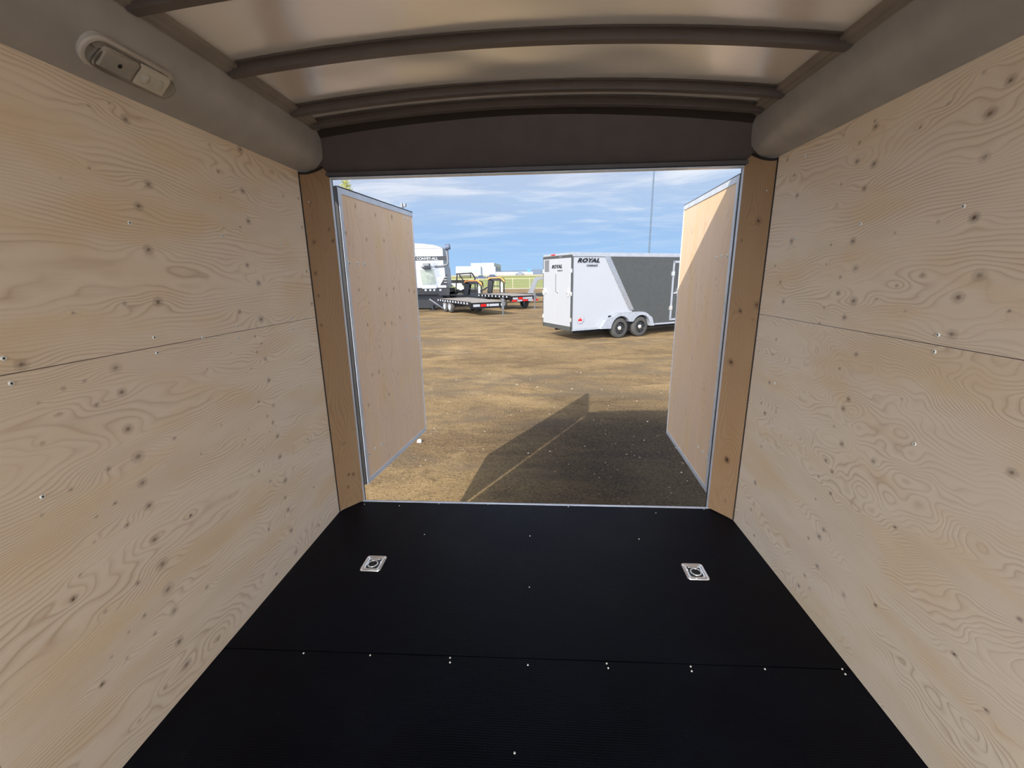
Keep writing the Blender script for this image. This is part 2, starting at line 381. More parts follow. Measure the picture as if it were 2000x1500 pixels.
def strip(y0, y1, x0, x1, dz=0., n=24):
    b = MB(); b.grid(lambda u, v: (x0+(x1-x0)*u, y0+(y1-y0)*v, gz(y0+(y1-y0)*v)+dz), 12, n); return b
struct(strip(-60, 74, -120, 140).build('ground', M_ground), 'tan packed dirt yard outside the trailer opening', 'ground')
struct(strip(74, 900, -600, 600, 0, 90).build('grass_field', M_grass), 'green and tan grass field beyond the dirt yard', 'grass')
struct(strip(70, 74.5, -120, 140, .03).build('gravel_strip', M_road), 'pale gravel strip at the foot of the fence', 'ground')
struct(strip(205, 216, -300, 300, .12).build('road', M_road), 'pale road running across in front of the far buildings', 'road')

# ------------------------------------------------------------------ the cargo trailer we stand in
HW, YB, YE = 1.23, 2.42, -2.35       # half width, rear end of the side walls, unseen front end left open to let daylight in
ZW = 2.0155
SEAM = 1.243
def wall_knots(lst, side):
    out = []
    for q in lst:
        x, y, r = q[:3]; P = atx(x, y, side*HW); dist = (P-EYE).dot(CF)
        out.append((P.y, P.z, max(.003, r*dist/F*.9), q[3] if len(q) > 3 else (.95 if r > 4 else .9)))
    return out
KL = [(245,233,8),(173,206,3),(213,202,3),(469,292,7),(409,281,2),(426,335,4),(174,328,3),(117,348,2),(290,360,8),(271,403,8),(474,373,6),(430,387,2),(553,383,3),(290,488,9),(485,432,6),(469,444,3),(437,445,2),(483,518,5),(583,387,3),(590,444,3),(532,335,2),
 (309,590,9),(244,593,4),(143,611,3),(505,553,6),(468,609,5),(510,624,7),(42,712,10),(226,719,10,.7),(165,744,4),(124,759,4),(238,766,8),(189,791,5),(76,787,3),(116,808,3),(250,838,9),(270,892,11,.8),(278,943,9,.8),(212,916,5),(83,866,4),(138,956,4),(498,657,3),(510,671,3),(502,688,3),(518,701,4),(491,720,2),(525,743,5),(405,721,2),(451,690,2),(534,792,5,.6),(505,785,3,1),(522,813,3),(533,825,4),(542,852,5),(526,843,2),(341,856,4),(547,892,5),(515,879,2),(506,920,3,1),(557,938,6),(528,940,3),(557,972,4),(393,886,2),(432,831,2),(485,838,2),(601,858,2,1),(613,952,2,1),(479,859,2),(609,593,4),(599,530,3),
 (291,988,8),(225,983,4),(248,1026,5),(372,1007,4,1.1),(302,1054,8),(317,1102,11,.8),(269,1139,5),(328,1151,11,.75),(144,1170,6,1.2),(206,1195,4),(282,1203,4),(340,1193,8,.8),(302,1238,4),(350,1253,8),(365,1297,9,.8),(404,1147,4),(426,1248,4),(200,1336,5,1.2),(324,1341,4),(251,1235,3),(248,1285,3),(218,1283,3),(184,1059,3),(157,1122,4,.6),(189,1009,3),(82,1006,3),(569,1036,5),(525,1034,3,1),(563,996,5),(578,1078,6,.7),(540,1121,3,1),(623,1026,2,1),(272,1408,3)]
KR = [(1974,157,10),(1933,222,11),(1852,202,5,.6),(1710,247,7),(1709,236,3),(1648,264,3),(1678,279,4),(1707,320,8),(1674,315,6),(1551,343,4),(1923,307,10,.7),(1688,368,6),(1557,382,5),(1635,397,2),(1903,425,9,1.1),(1832,433,4),(1748,455,3),(1666,471,7),(1546,471,6),(1922,141,4),(1797,249,3),(1643,360,3),(1623,478,3),(1538,312,4),
 (1671,524,8,.7),(1641,541,4),(1614,516,2,1),(1913,538,12,.75),(1802,536,6,.7),(1751,558,4),(1871,581,11,.9),(1667,588,9,.9),(1637,572,5),(1530,589,5),(1712,584,3),(1610,601,3),(1768,608,3),(1971,608,4),(1649,620,6),(1859,653,10,.8),(1524,551,4),(1514,519,3),(1672,692,5),(1516,663,3),(1509,692,3),(1640,720,3,1),(1503,747,4),(1657,780,5,1),(1647,798,6),(1761,779,4,.5),(1494,807,4,1),(1487,787,3),(1629,833,3),(1601,631,3),
 (1644,867,6),(1613,899,5),(1625,921,4,1),(1599,931,3,1),(1622,964,4,1),(1705,901,5),(1976,923,9),(1475,943,5),(1487,872,3),(1609,1035,5),(1600,1048,6),(1579,1051,4),(1748,1030,4,1),(1596,1106,5),(1572,1124,4),(1560,1144,4,1),(1581,1149,4,.6),(1648,1162,6,.7),(1710,1182,4,1.1),(1992,1209,5,1.1),(1473,1046,3,1),(1467,995,3),(1593,975,2,1),(1863,1277,5,1.1),(1927,1388,5,1)]
WALLS = {}
for side, nm, kl in ((-1, 'wall_left', KL), (1, 'wall_right', KR)):
    ks = wall_knots(kl, side)
    Y0 = .7
    root = MB()                                     # outer skin of the trailer wall
    xo = side*(HW+.012); xi = side*(HW+.030)
    root.box(min(xo, xi), max(xo, xi), YE, YB-.045, -.14, ZW+.02)
    wl = struct(root.build(nm, M_white), ('left' if side < 0 else 'right')+' side wall of the trailer lined with knotty spruce plywood', 'wall')
    WALLS[side] = wl
    # direction of U x V must face the room
    for z0, z1, seed, amp, fine, K in ((0., SEAM-.0008, 3 if side < 0 else 11, 1.15 if side < 0 else 1.7, .0 if side < 0 else 1.1, 74), (SEAM+.0008, ZW, 5 if side < 0 else 13, .8, .0, 70)):
        kk = [(k[0], k[1]-z0, k[2], k[3]) for k in ks if z0 <= k[1] <= z1]
        if side < 0:   # room is +x:  U=+y, V=+z -> N=+x
            kk = [(a-Y0, b, c, d) for a, b, c, d in kk]; O = (-HW, Y0, z0); U = (0, 1, 0)
        else:          # U=-y, V=+z -> N=-x
            kk = [(YB-a, b, c, d) for a, b, c, d in kk]; O = (HW, YB, z0); U = (0, -1, 0)
        o = ply('plywood_panel', O, U, (0, 0, 1), YB-Y0, z1-z0, .012, M_wall, wl, kk, K, amp, seed, res=.0045, fine=fine)
        if side < 0: O2, L2 = (-HW, YE, z0), Y0-.0015-YE
        else: O2, L2 = (HW, Y0-.0015, z0), Y0-.0015-YE
        ply('plywood_panel', O2, U, (0, 0, 1), L2, z1-z0, .012, M_wall, wl, [(rng.rand()*L2, rng.rand()*(z1-z0), .012, .9) for _ in range(30)], K, amp, seed+20, res=.03)
    b = MB(); b.box(min(side*(HW+.011), side*(HW-.0004)), max(side*(HW+.011), side*(HW-.0004)), YE, YB, SEAM-.0009, SEAM+.0009)
    b.build('sheet_joint', M_blk, wl)
def screw_at(P, N, r, parent, name='screw', hole=True, m=None):
    N = Vector(N).normalized(); q = N.to_track_quat('Z', 'Y').to_matrix().to_4x4(); q.translation = Vector(P)
    b = MB(); b.lathe([(0, .0002), (r*.34, .0002), (r*.40, .0012), (r*.5, .0028), (r*.85, .0024), (r, .0)], 14, q)
    o = b.build(name, m or M_screw, parent, smooth=True)
    if hole:
        b = MB(); b.lathe([(0, .0016), (r*.36, .0016), (r*.40, .0004)], 10, q); b.build('screw_recess', M_shole, o)
    return o
for x, y in ((253,435),(434,461),(548,478),(7,700),(22,749),(301,659),(307,689),(463,638),(466,661),(570,621),(572,643),(396,660),(587,753),(83,970)):
    screw_at(atx(x, y, -HW), (1, 0, 0), .0068, WALLS[-1])
for x, y in ((1882,403),(1681,437),(1554,467),(1573,303),(1832,654),(1825,687),(1786,867),(1513,749)):
    screw_at(atx(x, y, HW), (-1, 0, 0), .0068, WALLS[1])

# floor: two textured sheets, seam across
b = MB(); b.box(-HW-.02, HW+.02, YE, 2.60, -.14, -.012)
fl = struct(b.build('floor', M_black), 'black textured trailer floor made of two sheets', 'floor')
b = MB(); b.prism([(-HW, 1.372, -.012), (HW, 1.398, -.012), (HW, 2.553, -.012), (-HW, 2.553, -.012)], (0, 0, .012)); b.build('floor_sheet', M_floor, fl)
b = MB(); b.prism([(-HW, .40, -.012), (HW, .40, -.012), (HW, 1.3945, -.012), (-HW, 1.3685, -.012)], (0, 0, .0112)); b.build('floor_sheet', M_floor, fl)
ply('bounce_floor_sheet', (-HW, YE, -.001), (1, 0, 0), (0, 1, 0), 2*HW, .397-YE, .011, M_gfloor, fl, [], 60, 1, 44, res=.03)   # unseen grey sheet added behind the camera to bounce sunlight up
for x, y in ((723,1280),(879,1285),(879,1294),(1031,1291),(1031,1299),(1185,1296),(1188,1305),(1349,1302),(1351,1311),(1494,1307),(1645,1307),(1651,1317),(461,1266),(593,1276),(829,1044),(1035,1047),(1248,1053),(1034,1147),(1281,1002),(1223,990),(780,988),(857,984),(1037,986),(712,985),(1375,995),(1005,1471),(1110,990),(953,985)):
    P = atz(x, y, 0); P.z = 0
    if P.y > 1.372 or P.y < 1.37: screw_at(P, (0, 0, 1), .0035, fl, hole=False)

# ceiling skin with roof bows and rails
ZC = 2.212
def roofz(x): return ZC+.066*(1-min(1, abs(x)/1.12)**2)
XR = 1.085
def drop(y):   # roof rolls down towards the rear
    return 0. if y < 2.30 else -.30*((y-2.30)/.32)**1.6
bows = [2.332, 2.157, 1.752, 1.352, .95, .55, .15, -.25, -.65, -1.05, -1.45, -1.85, -2.25]
def buckle(x, y):
    s = math.cos(math.pi*x/2/XR)**.5 if abs(x) < XR else 0
    lo = max([v for v in bows if v <= y] or [-2.7]); hi = min([v for v in bows if v >= y] or [2.6]); f = (y-lo)/max(.01, hi-lo)
    e = math.sin(math.pi*f)**2
    return s*e*min(1, (hi-lo)/.35)*(.0045*math.sin(x*5.1+y*2.3+.6)+.003*math.sin(x*9.7-y*4.1)+.0035*math.sin(x*2.6+1.9*y)+.003)
b = MB(); b.grid(lambda u, v: ((u*2-1)*XR, YE+(2.345-YE)*v, roofz((u*2-1)*XR)+buckle((u*2-1)*XR, YE+(2.345-YE)*v)), 110, 420)
b.f = [f[::-1] for f in b.f]
ceil = struct(b.build('ceiling', M_ceil, smooth=True), 'bare metal sheet ceiling of the trailer, slightly buckled', 'ceiling')
# outer roof skin (arched, closes the box and rolls down at the rear)
def outer(u, v):
    x = (u*2-1)*1.262; y = YE+(2.60-YE)*v
    z = roofz(max(-XR, min(XR, x)))+.034
    a = abs(x)
    if a > 1.06: z -= (ZC+.034-ZW-.02)*((a-1.06)/.202)**2.0*1.0
    if y > 2.36: 
        k = (y-2.36)/.24; z = z*(1-k**1.3)+min(z, 2.035)*k**1.3
    return (x, y, z)
b = MB(); b.grid(outer, 60, 120); b.build('roof_skin', M_white, ceil, smooth=True)
for yb in bows:
    b = MB(); pts = [-XR-.0+2*XR*i/40 for i in range(41)]
    prof = [(-.017, 0.), (-.017, -.032), (.017, -.032), (.017, 0.)]
    for i in range(40):
        x0, x1 = pts[i], pts[i+1]; z0, z1 = roofz(x0)-.002, roofz(x1)-.002
        vs = [(x0, yb+dy, z0+dz) for dy, dz in prof]+[(x1, yb+dy, z1+dz) for dy, dz in prof]
        b.add(vs, [(0, 4, 5, 1), (1, 5, 6, 2), (2, 6, 7, 3), (3, 7, 4, 0)])
        lip = [(-.034, -.0005), (-.034, -.003), (-.017, -.003), (-.017, -.0005)]
        for sg in (1, -1):
            vs = [(x0, yb+sg*dy, z0+dz) for dy, dz in lip]+[(x1, yb+sg*dy, z1+dz) for dy, dz in lip]
            b.add(vs, [(0, 4, 5, 1), (1, 5, 6, 2)])
    b.build('roof_bow', M_bow, ceil)
for sg in (-1, 1):
    b = MB()
    # flat flange under the ceiling edge, small step, then down leg
    prof = [(1.045, ZC+.012), (1.045, ZC-.006), (1.068, ZC-.010), (1.070, ZC-.016), (1.088, ZC-.020), (1.094, ZC-.030), (1.10, ZC-.030), (1.10, ZC+.012)]
    b.prism([(sg*x, YE, z) for x, z in prof], (0, 2.44-YE, 0)); b.build('roof_rail', M_rail, ceil)
    # cove between wall top and rail
    cp = [(1.232, ZW-.004), (1.214, ZW+.003), (1.19, ZW+.014), (1.165, ZW+.030), (1.142, ZW+.051), (1.122, ZW+.078), (1.107, ZW+.110), (1.096, ZW+.145), (1.089, ZW+.172)]
    n = len(cp); b = MB()
    vs = [(sg*x, YE+(2.50-YE)*j/40, z) for j in range(41) for x, z in cp]
    b.add(vs, [((j*n+i, (j+1)*n+i, (j+1)*n+i+1, j*n+i+1) if sg < 0 else (j*n+i, j*n+i+1, (j+1)*n+i+1, (j+1)*n+i)) for j in range(40) for i in range(n-1)])
    b.build('cove_panel', M_cove, WALLS[sg], smooth=True)

# rear header, leaning in at the top; arched upper edge
def hb(u, v):
    x = (u*2-1)*1.235; zt = 2.190+.053*(1-(x/1.08)**2); return (x, 2.575-.155*v**.8, 2.02+(zt-2.02)*v)
b = MB(); b.grid(hb, 30, 10); b.grid(lambda u, v: (hb(u, 1-v)[0], hb(u, 1-v)[1]+.03, hb(u, 1-v)[2]-.004), 30, 10)
b.box(-1.16, 1.16, 2.545, 2.60, 2.012, 2.03)
hd = struct(b.build('wall_back', M_head, smooth='auto'), 'dark grey steel header over the rear opening', 'wall')
b = MB(); b.grid(lambda u, v: ((u*2-1)*1.09, 2.425-.082*v, hb(u, 1)[2]-.006+(roofz((u*2-1)*1.09)+.012-hb(u, 1)[2]+.006)*v), 30, 2); b.build('dark_gap', M_blk, hd)  # black filler strip in place of the shade between header and ceiling
b = MB(); b.box(-1.14, 1.14, 2.555, 2.566, 2.008, 2.0135); b.build('gasket', M_rub, hd)

# opening trims (aluminium jambs, head and sill)
XL, XRt, YO = -1.1277, 1.1301, 2.562
for nm, x0, x1, lab in (('trim_1', XL-.022, XL, 'pale aluminium jamb on the left of the rear opening'), ('trim_2', XRt, XRt+.022, 'pale aluminium jamb on the right of the rear opening')):
    b = MB(); b.box(x0, x1, YO, YO+.028, -.12, 2.03); jo = struct(b.build(nm, M_alup, bevel=.002), lab, 'trim')
    sx = -1 if x0 < 0 else 1; xa = min(x0, x1, key=abs)
    b = MB(); b.box(min(xa+sx*.001, xa+sx*.010), max(xa+sx*.001, xa+sx*.010), YO+.028, YO+.040, -.05, 2.02); b.build('gasket', M_rub, jo)
b = MB(); b.box(XL, XRt, YO, YO+.045, 2.0025, 2.012); struct(b.build('trim_3', M_alup, bevel=.001), 'pale aluminium strip along the top of the rear opening', 'trim')
b = MB(); b.box(XL, XRt, 2.556, 2.574, -.11, .002); struct(b.build('trim_4', M_alup, bevel=.0015), 'bright aluminium sill strip along the rear floor edge', 'trim')
# plywood corner strips
def kpix(lst, O, U, V, flip=False):
    """knots of a slanted panel: pixel -> plane coordinates"""
    O, U, V = Vector(O), Vector(U).normalized(), Vector(V).normalized(); N = U.cross(V); out = []
    for q in lst:
        d = ray(q[0], q[1]); tt = (O-EYE).dot(N)/d.dot(N); P = EYE+d*tt; r = q[2]*(P-EYE).dot(CF)/F
        out.append(((P-O).dot(U), (P-O).dot(V), max(.003, r), q[3] if len(q) > 3 else .9))
    return out
for sg, nm, xin, kn, lab in ((-1, 'trim_5', XL, [(642,440,3),(611,451,4),(603,370,2),(614,514,4),(620,560,3),(626,620,3),(681,925,3,1),(690,925,3,1),(680,950,3),(650,466,3,1),(628,830,3,.6),(672,862,2)], 'brown plywood strip in the left rear corner'),
                             (1, 'trim_6', XRt, [(1484,409,6),(1480,577,6),(1447,597,4,1),(1449,463,3,.7),(1428,702,5,1.1),(1420,895,5,1.4),(1472,608,3,.6),(1416,977,4,.5),(1443,318,2,.5)], 'brown plywood strip in the right rear corner')):
    A = Vector((sg*(HW-.003), YB+.004, .004)); B = Vector((xin, YO, .004))
    z_out, z_in = ZW-.010, ZW+.068
    if sg < 0:      # N must face the room: V from corner to opening, U down..
        U_, V_ = Vector((0, 0, 1)), (A-B); O_ = B
    else:
        U_, V_ = Vector((0, 0, 1)), (B-A); O_ = A
    W_ = (B-A).length
    kk = kpix(kn, O_, U_, V_)
    # grain runs up: U = up
    nU = Vector(U_).cross(Vector(V_).normalized())
    o = ply(nm, O_, U_, V_, z_in-.004, W_, .011, M_corner, None, kk, 48, .9, 21 if sg < 0 else 27, res=.004)
    # shape the top edge to the cove curve
    me = o.data; co = np.empty(len(me.vertices)*3, np.float32); me.vertices.foreach_get('co', co); co = co.reshape(-1, 3)
    fr = np.clip((np.abs(co[:, 0])-abs(xin))/(HW-.003-abs(xin)), 0, 1)   # 0 at the opening, 1 at the wall
    top = z_in+(z_out-z_in)*(1-(1-fr)**1.8)
    co[:, 2] = .004+(co[:, 2]-.004)*(top-.004)/(z_in-.004)
    me.vertices.foreach_set('co', co.ravel()); me.update()
    struct(o, lab+', grain running up', 'trim')
    b = MB(); off = Vector((sg*.010, .013, 0))
    b.prism([tuple(A+Vector((sg*.004, -.006, 0))), tuple(A+Vector((-sg*.0005, -.006, 0))), tuple(A+Vector((-sg*.001, .004, 0))), tuple(A+off)], (0, 0, z_out)); b.build('dark_gap', M_blk, o)
    b = MB(); pts = [tuple(A+(B-A)*f+Vector((0, 0, z_in+(z_out-z_in)*(1-(f)**1.8)-.006))) for f in [i/10 for i in range(11)]]
    b.path(pts, .006, 6); b.build('dark_gap', M_blk, o)
    # outer corner skin
    b = MB(); b.prism([tuple(Vector((sg*(HW+.013), YB-.046, -.12))), tuple(Vector((sg*(HW+.019), YB-.046, -.12))), tuple(Vector((sg*(HW+.014), YB-.01, -.12))), tuple(Vector((sg*(abs(xin)+.014), YO+.034, -.12))), tuple(Vector((sg*(abs(xin)+.011), YO+.03, -.12))), tuple(Vector((sg*(HW+.008), YB-.012, -.12)))], (0, 0, 2.15)); b.build('corner_skin', M_white, o)
    screw_at(A.lerp(B, .2)+Vector((0, 0, 1.86))+nU*.0005, nU, .004, o)

# ------------------------------------------------------------------ rear doors
def door(nm, hinge, ang, side, lab, knots, screws, seed, slots):
    """side -1: left door, its room face looks to +x. local frame: U along width, Z up"""
    ZB, ZT, Wd = .060, 1.981, 1.111
    U = Vector((math.sin(ang), math.cos(ang), 0)); N = Vector((U.y, -U.x, 0)) if side < 0 else Vector((-U.y, U.x, 0))  # room face normal
    H = Vector((hinge[0], hinge[1], 0))
    root = thing(nm, (0, 0, 0)); struct(root, lab, 'door')
    def slab(bld, u0, u1, n0, n1, z0, z1):
        bld.prism([tuple(H+U*u+N*n+Vector((0, 0, z0))) for u, n in ((u0, n0), (u1, n0), (u1, n1), (u0, n1))], (0, 0, z1-z0))
    # plywood face: grain runs up (U_=z)
    f = .034
    if side < 0: O = H+U*(Wd-.012)+Vector((0, 0, ZB+f)); V = -U     # z x (-U) = N ?
    else: O = H+U*f+Vector((0, 0, ZB+f)); V = U
    if Vector((0, 0, 1)).cross(V).dot(N) < 0:
        if side < 0: O = H+U*f+Vector((0, 0, ZB+f)); V = U
        else: O = H+U*(Wd-.012)+Vector((0, 0, ZB+f)); V = -U
    kk = kpix(knots, O, (0, 0, 1), V)
    # a scatter of small vertical specks too
    rr = random.Random(seed)
    kk += [(rr.uniform(.1, 1.8), rr.uniform(.05, 1.0), rr.uniform(.004, .008), rr.uniform(.35, .7)) for _ in range(34)]
    ply('plywood_panel', O, (0, 0, 1), V, ZT-ZB-2*f, Wd-f-.012, .01, M_doorply, root, kk, 42, 1.0, seed, res=.006)
    fr = MB()
    slab(fr, 0, f, -.036, .004, ZB, ZT); slab(fr, f, Wd, -.036, .004, ZT-f, ZT); slab(fr, f, Wd, -.036, .004, ZB, ZB+f); slab(fr, Wd-.012, Wd, -.036, .004, ZB+f, ZT-f)
    fr.build('door_frame', M_alup, root, bevel=.0015)
    sk = MB(); slab(sk, .002, Wd-.002, -.040, -.036, ZB+.002, ZT-.002); sk.build('outer_skin', M_white, root)
    g = MB(); slab(g, .006, Wd+.006, -.046, .002, ZT, ZT+.008); slab(g, Wd, Wd+.007, -.046, -.026, ZB, ZT); slab(g, .006, Wd, -.046, -.026, ZB-.007, ZB); g.build('gasket', M_rub if side < 0 else M_grey, root)
    g = MB()
    slab(g, -.007, -.0005, -.034, -.001, ZB+.004, ZT+.006); g.build('hinge_gasket', M_rub, root)
    for z in slots:
        hgb = MB(); slab(hgb, -.05, .25, -.054, -.037, z-.03, z+.03)
        hgb.cyl(H+U*-.012+N*-.046+Vector((0, 0, z-.07)), H+U*-.012+N*-.046+Vector((0, 0, z+.07)), .008, 10); hgb.build('hinge', M_zinc, root)
    for q in screws:
        d = ray(*q[:2]); tt = (H-EYE).dot(N)/d.dot(N); P = EYE+d*tt
        screw_at(P+N*.0004, N, .0125, root, name='bolt_head')
    return root
door('door_1', (-1.142, 2.680), .1155, -1, 'left rear door swung open, plywood face in shade',
     [(694,403,3),(733,420,3),(765,424,4),(675,455,3),(716,468,3),(750,470,3),(701,566,3),(741,564,3),(769,564,3),(755,576,3),(781,620,3),(718,634,3),(752,632,3),(765,631,3),(799,567,3),(809,570,3),(741,677,3,.6),(727,732,3),(740,726,3),(760,770,3),(720,791,3)],
     [(682,514),(698,515),(712.5,516),(790,426),(797,427.5),(793,637),(795,664),(809,659),(816,659),(720,887),(733,876),(746,868),(828,843.5),(821,849)], 31, (.35, 1.02, 1.68))
door('door_2', (1.150, 2.652), .0463, 1, 'right rear door swung open, upper corner of its plywood face in sunlight',
     [(1398,545,3,.6),(1375,760,3,.6),(1352,700,3,.6),(1370,600,3,.5),(1345,640,3,.5)], [(1399.5,504),(1410,501),(1420.5,500),(1363.6,872),(1372,882.6),(1381,893)], 37, (.35, 1.02, 1.68))

# ------------------------------------------------------------------ dome lamp on the left cove
LP = Vector((-1.141, 1.372, 2.062)); LN = Vector((.66, 0, -.75)).normalized(); LU = Vector((0, 1, 0)); LV = LN.cross(LU)
LM = Matrix.Identity(4)
for i in range(3): LM[i][0] = LU[i]; LM[i][1] = LV[i]; LM[i][2] = LN[i]; LM[i][3] = LP[i]
dome = thing('dome_lamp', (0, 0, 0), label='oblong clear dome lamp with grey base on the left cove', cat='lamp'); dome.matrix_world = LM
def stadium(L, W, n=12):
    pts = []
    for k in range(n+1): a = -math.pi/2+math.pi*k/n; pts.append((L+W*math.cos(a), W*math.sin(a)))
    for k in range(n+1): a = math.pi/2+math.pi*k/n; pts.append((-L+W*math.cos(a), W*math.sin(a)))
    return pts
def loft(levels, L, n=12):
    b = MB(); m_ = None; vs = []
    for (w_, dl, z) in levels:
        p = stadium(L+dl, w_, n); m_ = len(p); vs += [(x, y, z) for x, y in p]
    fs = [(j*m_+i, j*m_+(i+1) % m_, (j+1)*m_+(i+1) % m_, (j+1)*m_+i) for j in range(len(levels)-1) for i in range(m_)]
    fs.append(tuple((len(levels)-1)*m_+i for i in range(m_))); fs.append(tuple(range(m_-1, -1, -1)))
    b.add(vs, fs); return b
def lbuild(b, name, m, parent=None, **k):
    return b.build(name, m, parent or dome, **k)
lbuild(loft([(.046, .0, -.012), (.046, 0, .004), (.043, 0, .008), (.040, 0, .009)], .098), 'lamp_base', M_lbase, smooth='auto')
lbuild(loft([(.0375, 0, .009), (.037, 0, .022), (.033, 0, .033), (.024, 0, .038)], .094), 'lamp_lens', M_lens, smooth='auto')
b = MB(); b.box(-.10, -.004, -.024, .024, .0095, .018); lbuild(b, 'lamp_switch_plate', M_lbase, bevel=.003)
b = MB(); b.box(.004, .105, -.026, .026, .0095, .014); rf = lbuild(b, 'lamp_reflector', M_lrefl, bevel=.003)
for xx in (.03, .075):
    b = MB(); b.lathe([(0, .026), (.006, .0255), (.012, .022), (.015, .016), (.016, .0115)], 16, Matrix.Translation((xx, 0, 0))); b.build('light_bulb', M_lrefl, rf, smooth=True)
b = MB(); b.lathe([(0, .0205), (.005, .0205), (.006, .018)], 12, Matrix.Translation((-.05, 0, 0))); lbuild(b, 'switch_button', M_shole)

# ------------------------------------------------------------------ recessed tie-down rings
def tie(loc, rz, lab):
    root = thing('tie_down_ring', loc, rz, label=lab, cat='tie-down', group='recessed tie-down rings in the black floor')
    W2, D2 = .054, .062
    def rr(w_, d_, r, n=5):
        pts = []
        for cx, cy, a0 in ((w_-r, d_-r, 0), (-w_+r, d_-r, 90), (-w_+r, -d_+r, 180), (w_-r, -d_+r, 270)):
            for k in range(n+1): a = math.radians(a0+90*k/n); pts.append((cx+r*math.cos(a), cy+r*math.sin(a)))
        return pts
    # pan: rings from the outside edge down into the recess
    lv = [(W2, D2, .014, .0002, 0), (W2-.0015, D2-.0015, .013, .0032, 0), (.047, .055, .011, .0032, 0), (.045, .053, .010, .0022, 0), (.039, .047, .010, .0024, 0), (.037, .045, .012, .0038, 0), (.033, .041, .014, .0014, 0), (.026, .033, .013, .0006, 0)]
    b = MB(); vs = []; m_ = 0
    for w_, d_, r, z, _ in lv:
        p = rr(w_, d_, r); m_ = len(p); vs += [(x, y, z) for x, y in p]
    fs = [(j*m_+i, j*m_+(i+1) % m_, (j+1)*m_+(i+1) % m_, (j+1)*m_+i) for j in range(len(lv)-1) for i in range(m_)]
    b.add(vs, fs); b.build('plate', M_zinc, root, smooth='auto')
    b = MB(); p = rr(.0335, .0415, .014); b.add([(x, y, .0012) for x, y in p], [tuple(range(len(p)))]); b.build('recess', M_shole, root)
    # D ring
    pts = []
    for k in range(28):
        a = 2*math.pi*k/28; pts.append((.0245*math.cos(a), -.010+.0255*math.sin(a), .0065))
    b = MB(); b.path(pts, .0036, 8, closed=True); b.build('ring', M_zinc, root, smooth=True)
    b = MB(); b.box(-.026, .026, .022, .031, .0022, .0085); b.build('ring_clamp', M_zinc, root, bevel=.002)
    for sx in (-1, 1):
        for sy in (-1, 1):
            b = MB(); b.lathe([(0, .0068), (.003, .0066), (.0052, .0052), (.006, .003)], 12, Matrix.Translation((sx*.0435, sy*.051, 0))); b.build('bolt', M_zinc, root, smooth=True)
    return root
tie((-.8155, 1.923, .0), 0, 'bright recessed tie-down ring in the floor on the left')
tie((.838, 1.934, .0), 0, 'bright recessed tie-down ring in the floor on the right')

# ------------------------------------------------------------------ wheels
def wheel(parent, M, r=.34, w=.22, style='spoke', dark=False, name='wheel'):
    """axis = local z of M, outer face towards +z"""
    t_ = MB(); t_.lathe([(r*.60, -w/2), (r*.80, -w/2-.004), (r*.95, -w*.42), (r, -w*.30), (r, w*.30), (r*.95, w*.42), (r*.80, w/2+.004), (r*.60, w/2)], 40, M)
    o = t_.build(name, M_tire, parent, smooth='auto')
    k = MB(); k.lathe([(r*.61, w*.5), (r*.585, w*.48), (r*.56, w*.28), (r*.53, w*.20)], 40, M)
    k.lathe([(r*.50, w*.22), (r*.36, w*.30), (r*.20, w*.30)], 40, M)
    k.build('rim', M_rim if not dark else M_trimm, o, smooth='auto')
    k = MB(); k.lathe([(r*.20, w*.29), (r*.19, w*.40), (r*.12, w*.44), (0, w*.44)], 20, M); k.build('hub_cap', M_zinc, o, smooth='auto')
    n = 8
    for i in range(0 if dark else n):
        h = MB(); a = 2*math.pi*(i+.5)/n; P0 = Vector((r*.43*math.cos(a), r*.43*math.sin(a), w*.27)); P1 = Vector((P0.x, P0.y, w*.30))
        h.cyl(M @ P0, M @ P1, r*.075, 10); h.build('rim_opening', M_shole, o)
    return o

# ------------------------------------------------------------------ white and charcoal cargo trailer
TX, TY, TAZ = 1.045, 13.72, math.radians(60.8); TWd, TH, TZ = 1.80, 2.34, -.258 
tr = thing('cargo_trailer', (TX, TY, G), 0, label='white and charcoal enclosed cargo trailer parked outside, double rear doors towards us', cat='trailer')
D = Vector((math.sin(TAZ), math.cos(TAZ), 0)); Nn = Vector((-D.y, D.x, 0)); O_ = Vector((0, 0, -G))  # O_: lifts world z to local
TM = Matrix.Identity(4)            # local: a along side (x), b to the left (y), z world height
for i in range(3): TM[i][0] = D[i]; TM[i][1] = Nn[i]
TM.translation = Vector((0, 0, -G))
TL = 6.2; zb, zt = TZ, TZ+TH
def tb(b, name, m, parent=None, **k): return b.build(name, m, parent or tr, M=TM, **k)
b = MB(); b.box(.02, TL, .02, TWd, zb, zt); tb(b, 'body', M_white)
b = MB(); b.box(0, TL, -.006, TWd+.006, zt-.0, zt+.05); b.box(-.004, TL, -.010, .004, zt-.07, zt+.012); b.box(-.01, .03, -.008, TWd+.008, zt-.02, zt+.02); tb(b, 'roof_trim', M_trimm, bevel=.006)
b = MB(); b.box(-.006, .022, -.004, .075, zb, zt-.02); b.box(-.006, .022, TWd-.04, TWd+.004, zb, zt-.02); b.box(-.006, .022, .07, TWd-.04, zt-.10, zt-.02); b.box(-.006, .03, .0, TWd, zb-.0, zb+.125); tb(b, 'rear_frame', M_char)
b = MB(); b.box(.02, TL, -.012, .002, zb, zb+.055); tb(b, 'bottom_rail', M_trimm)
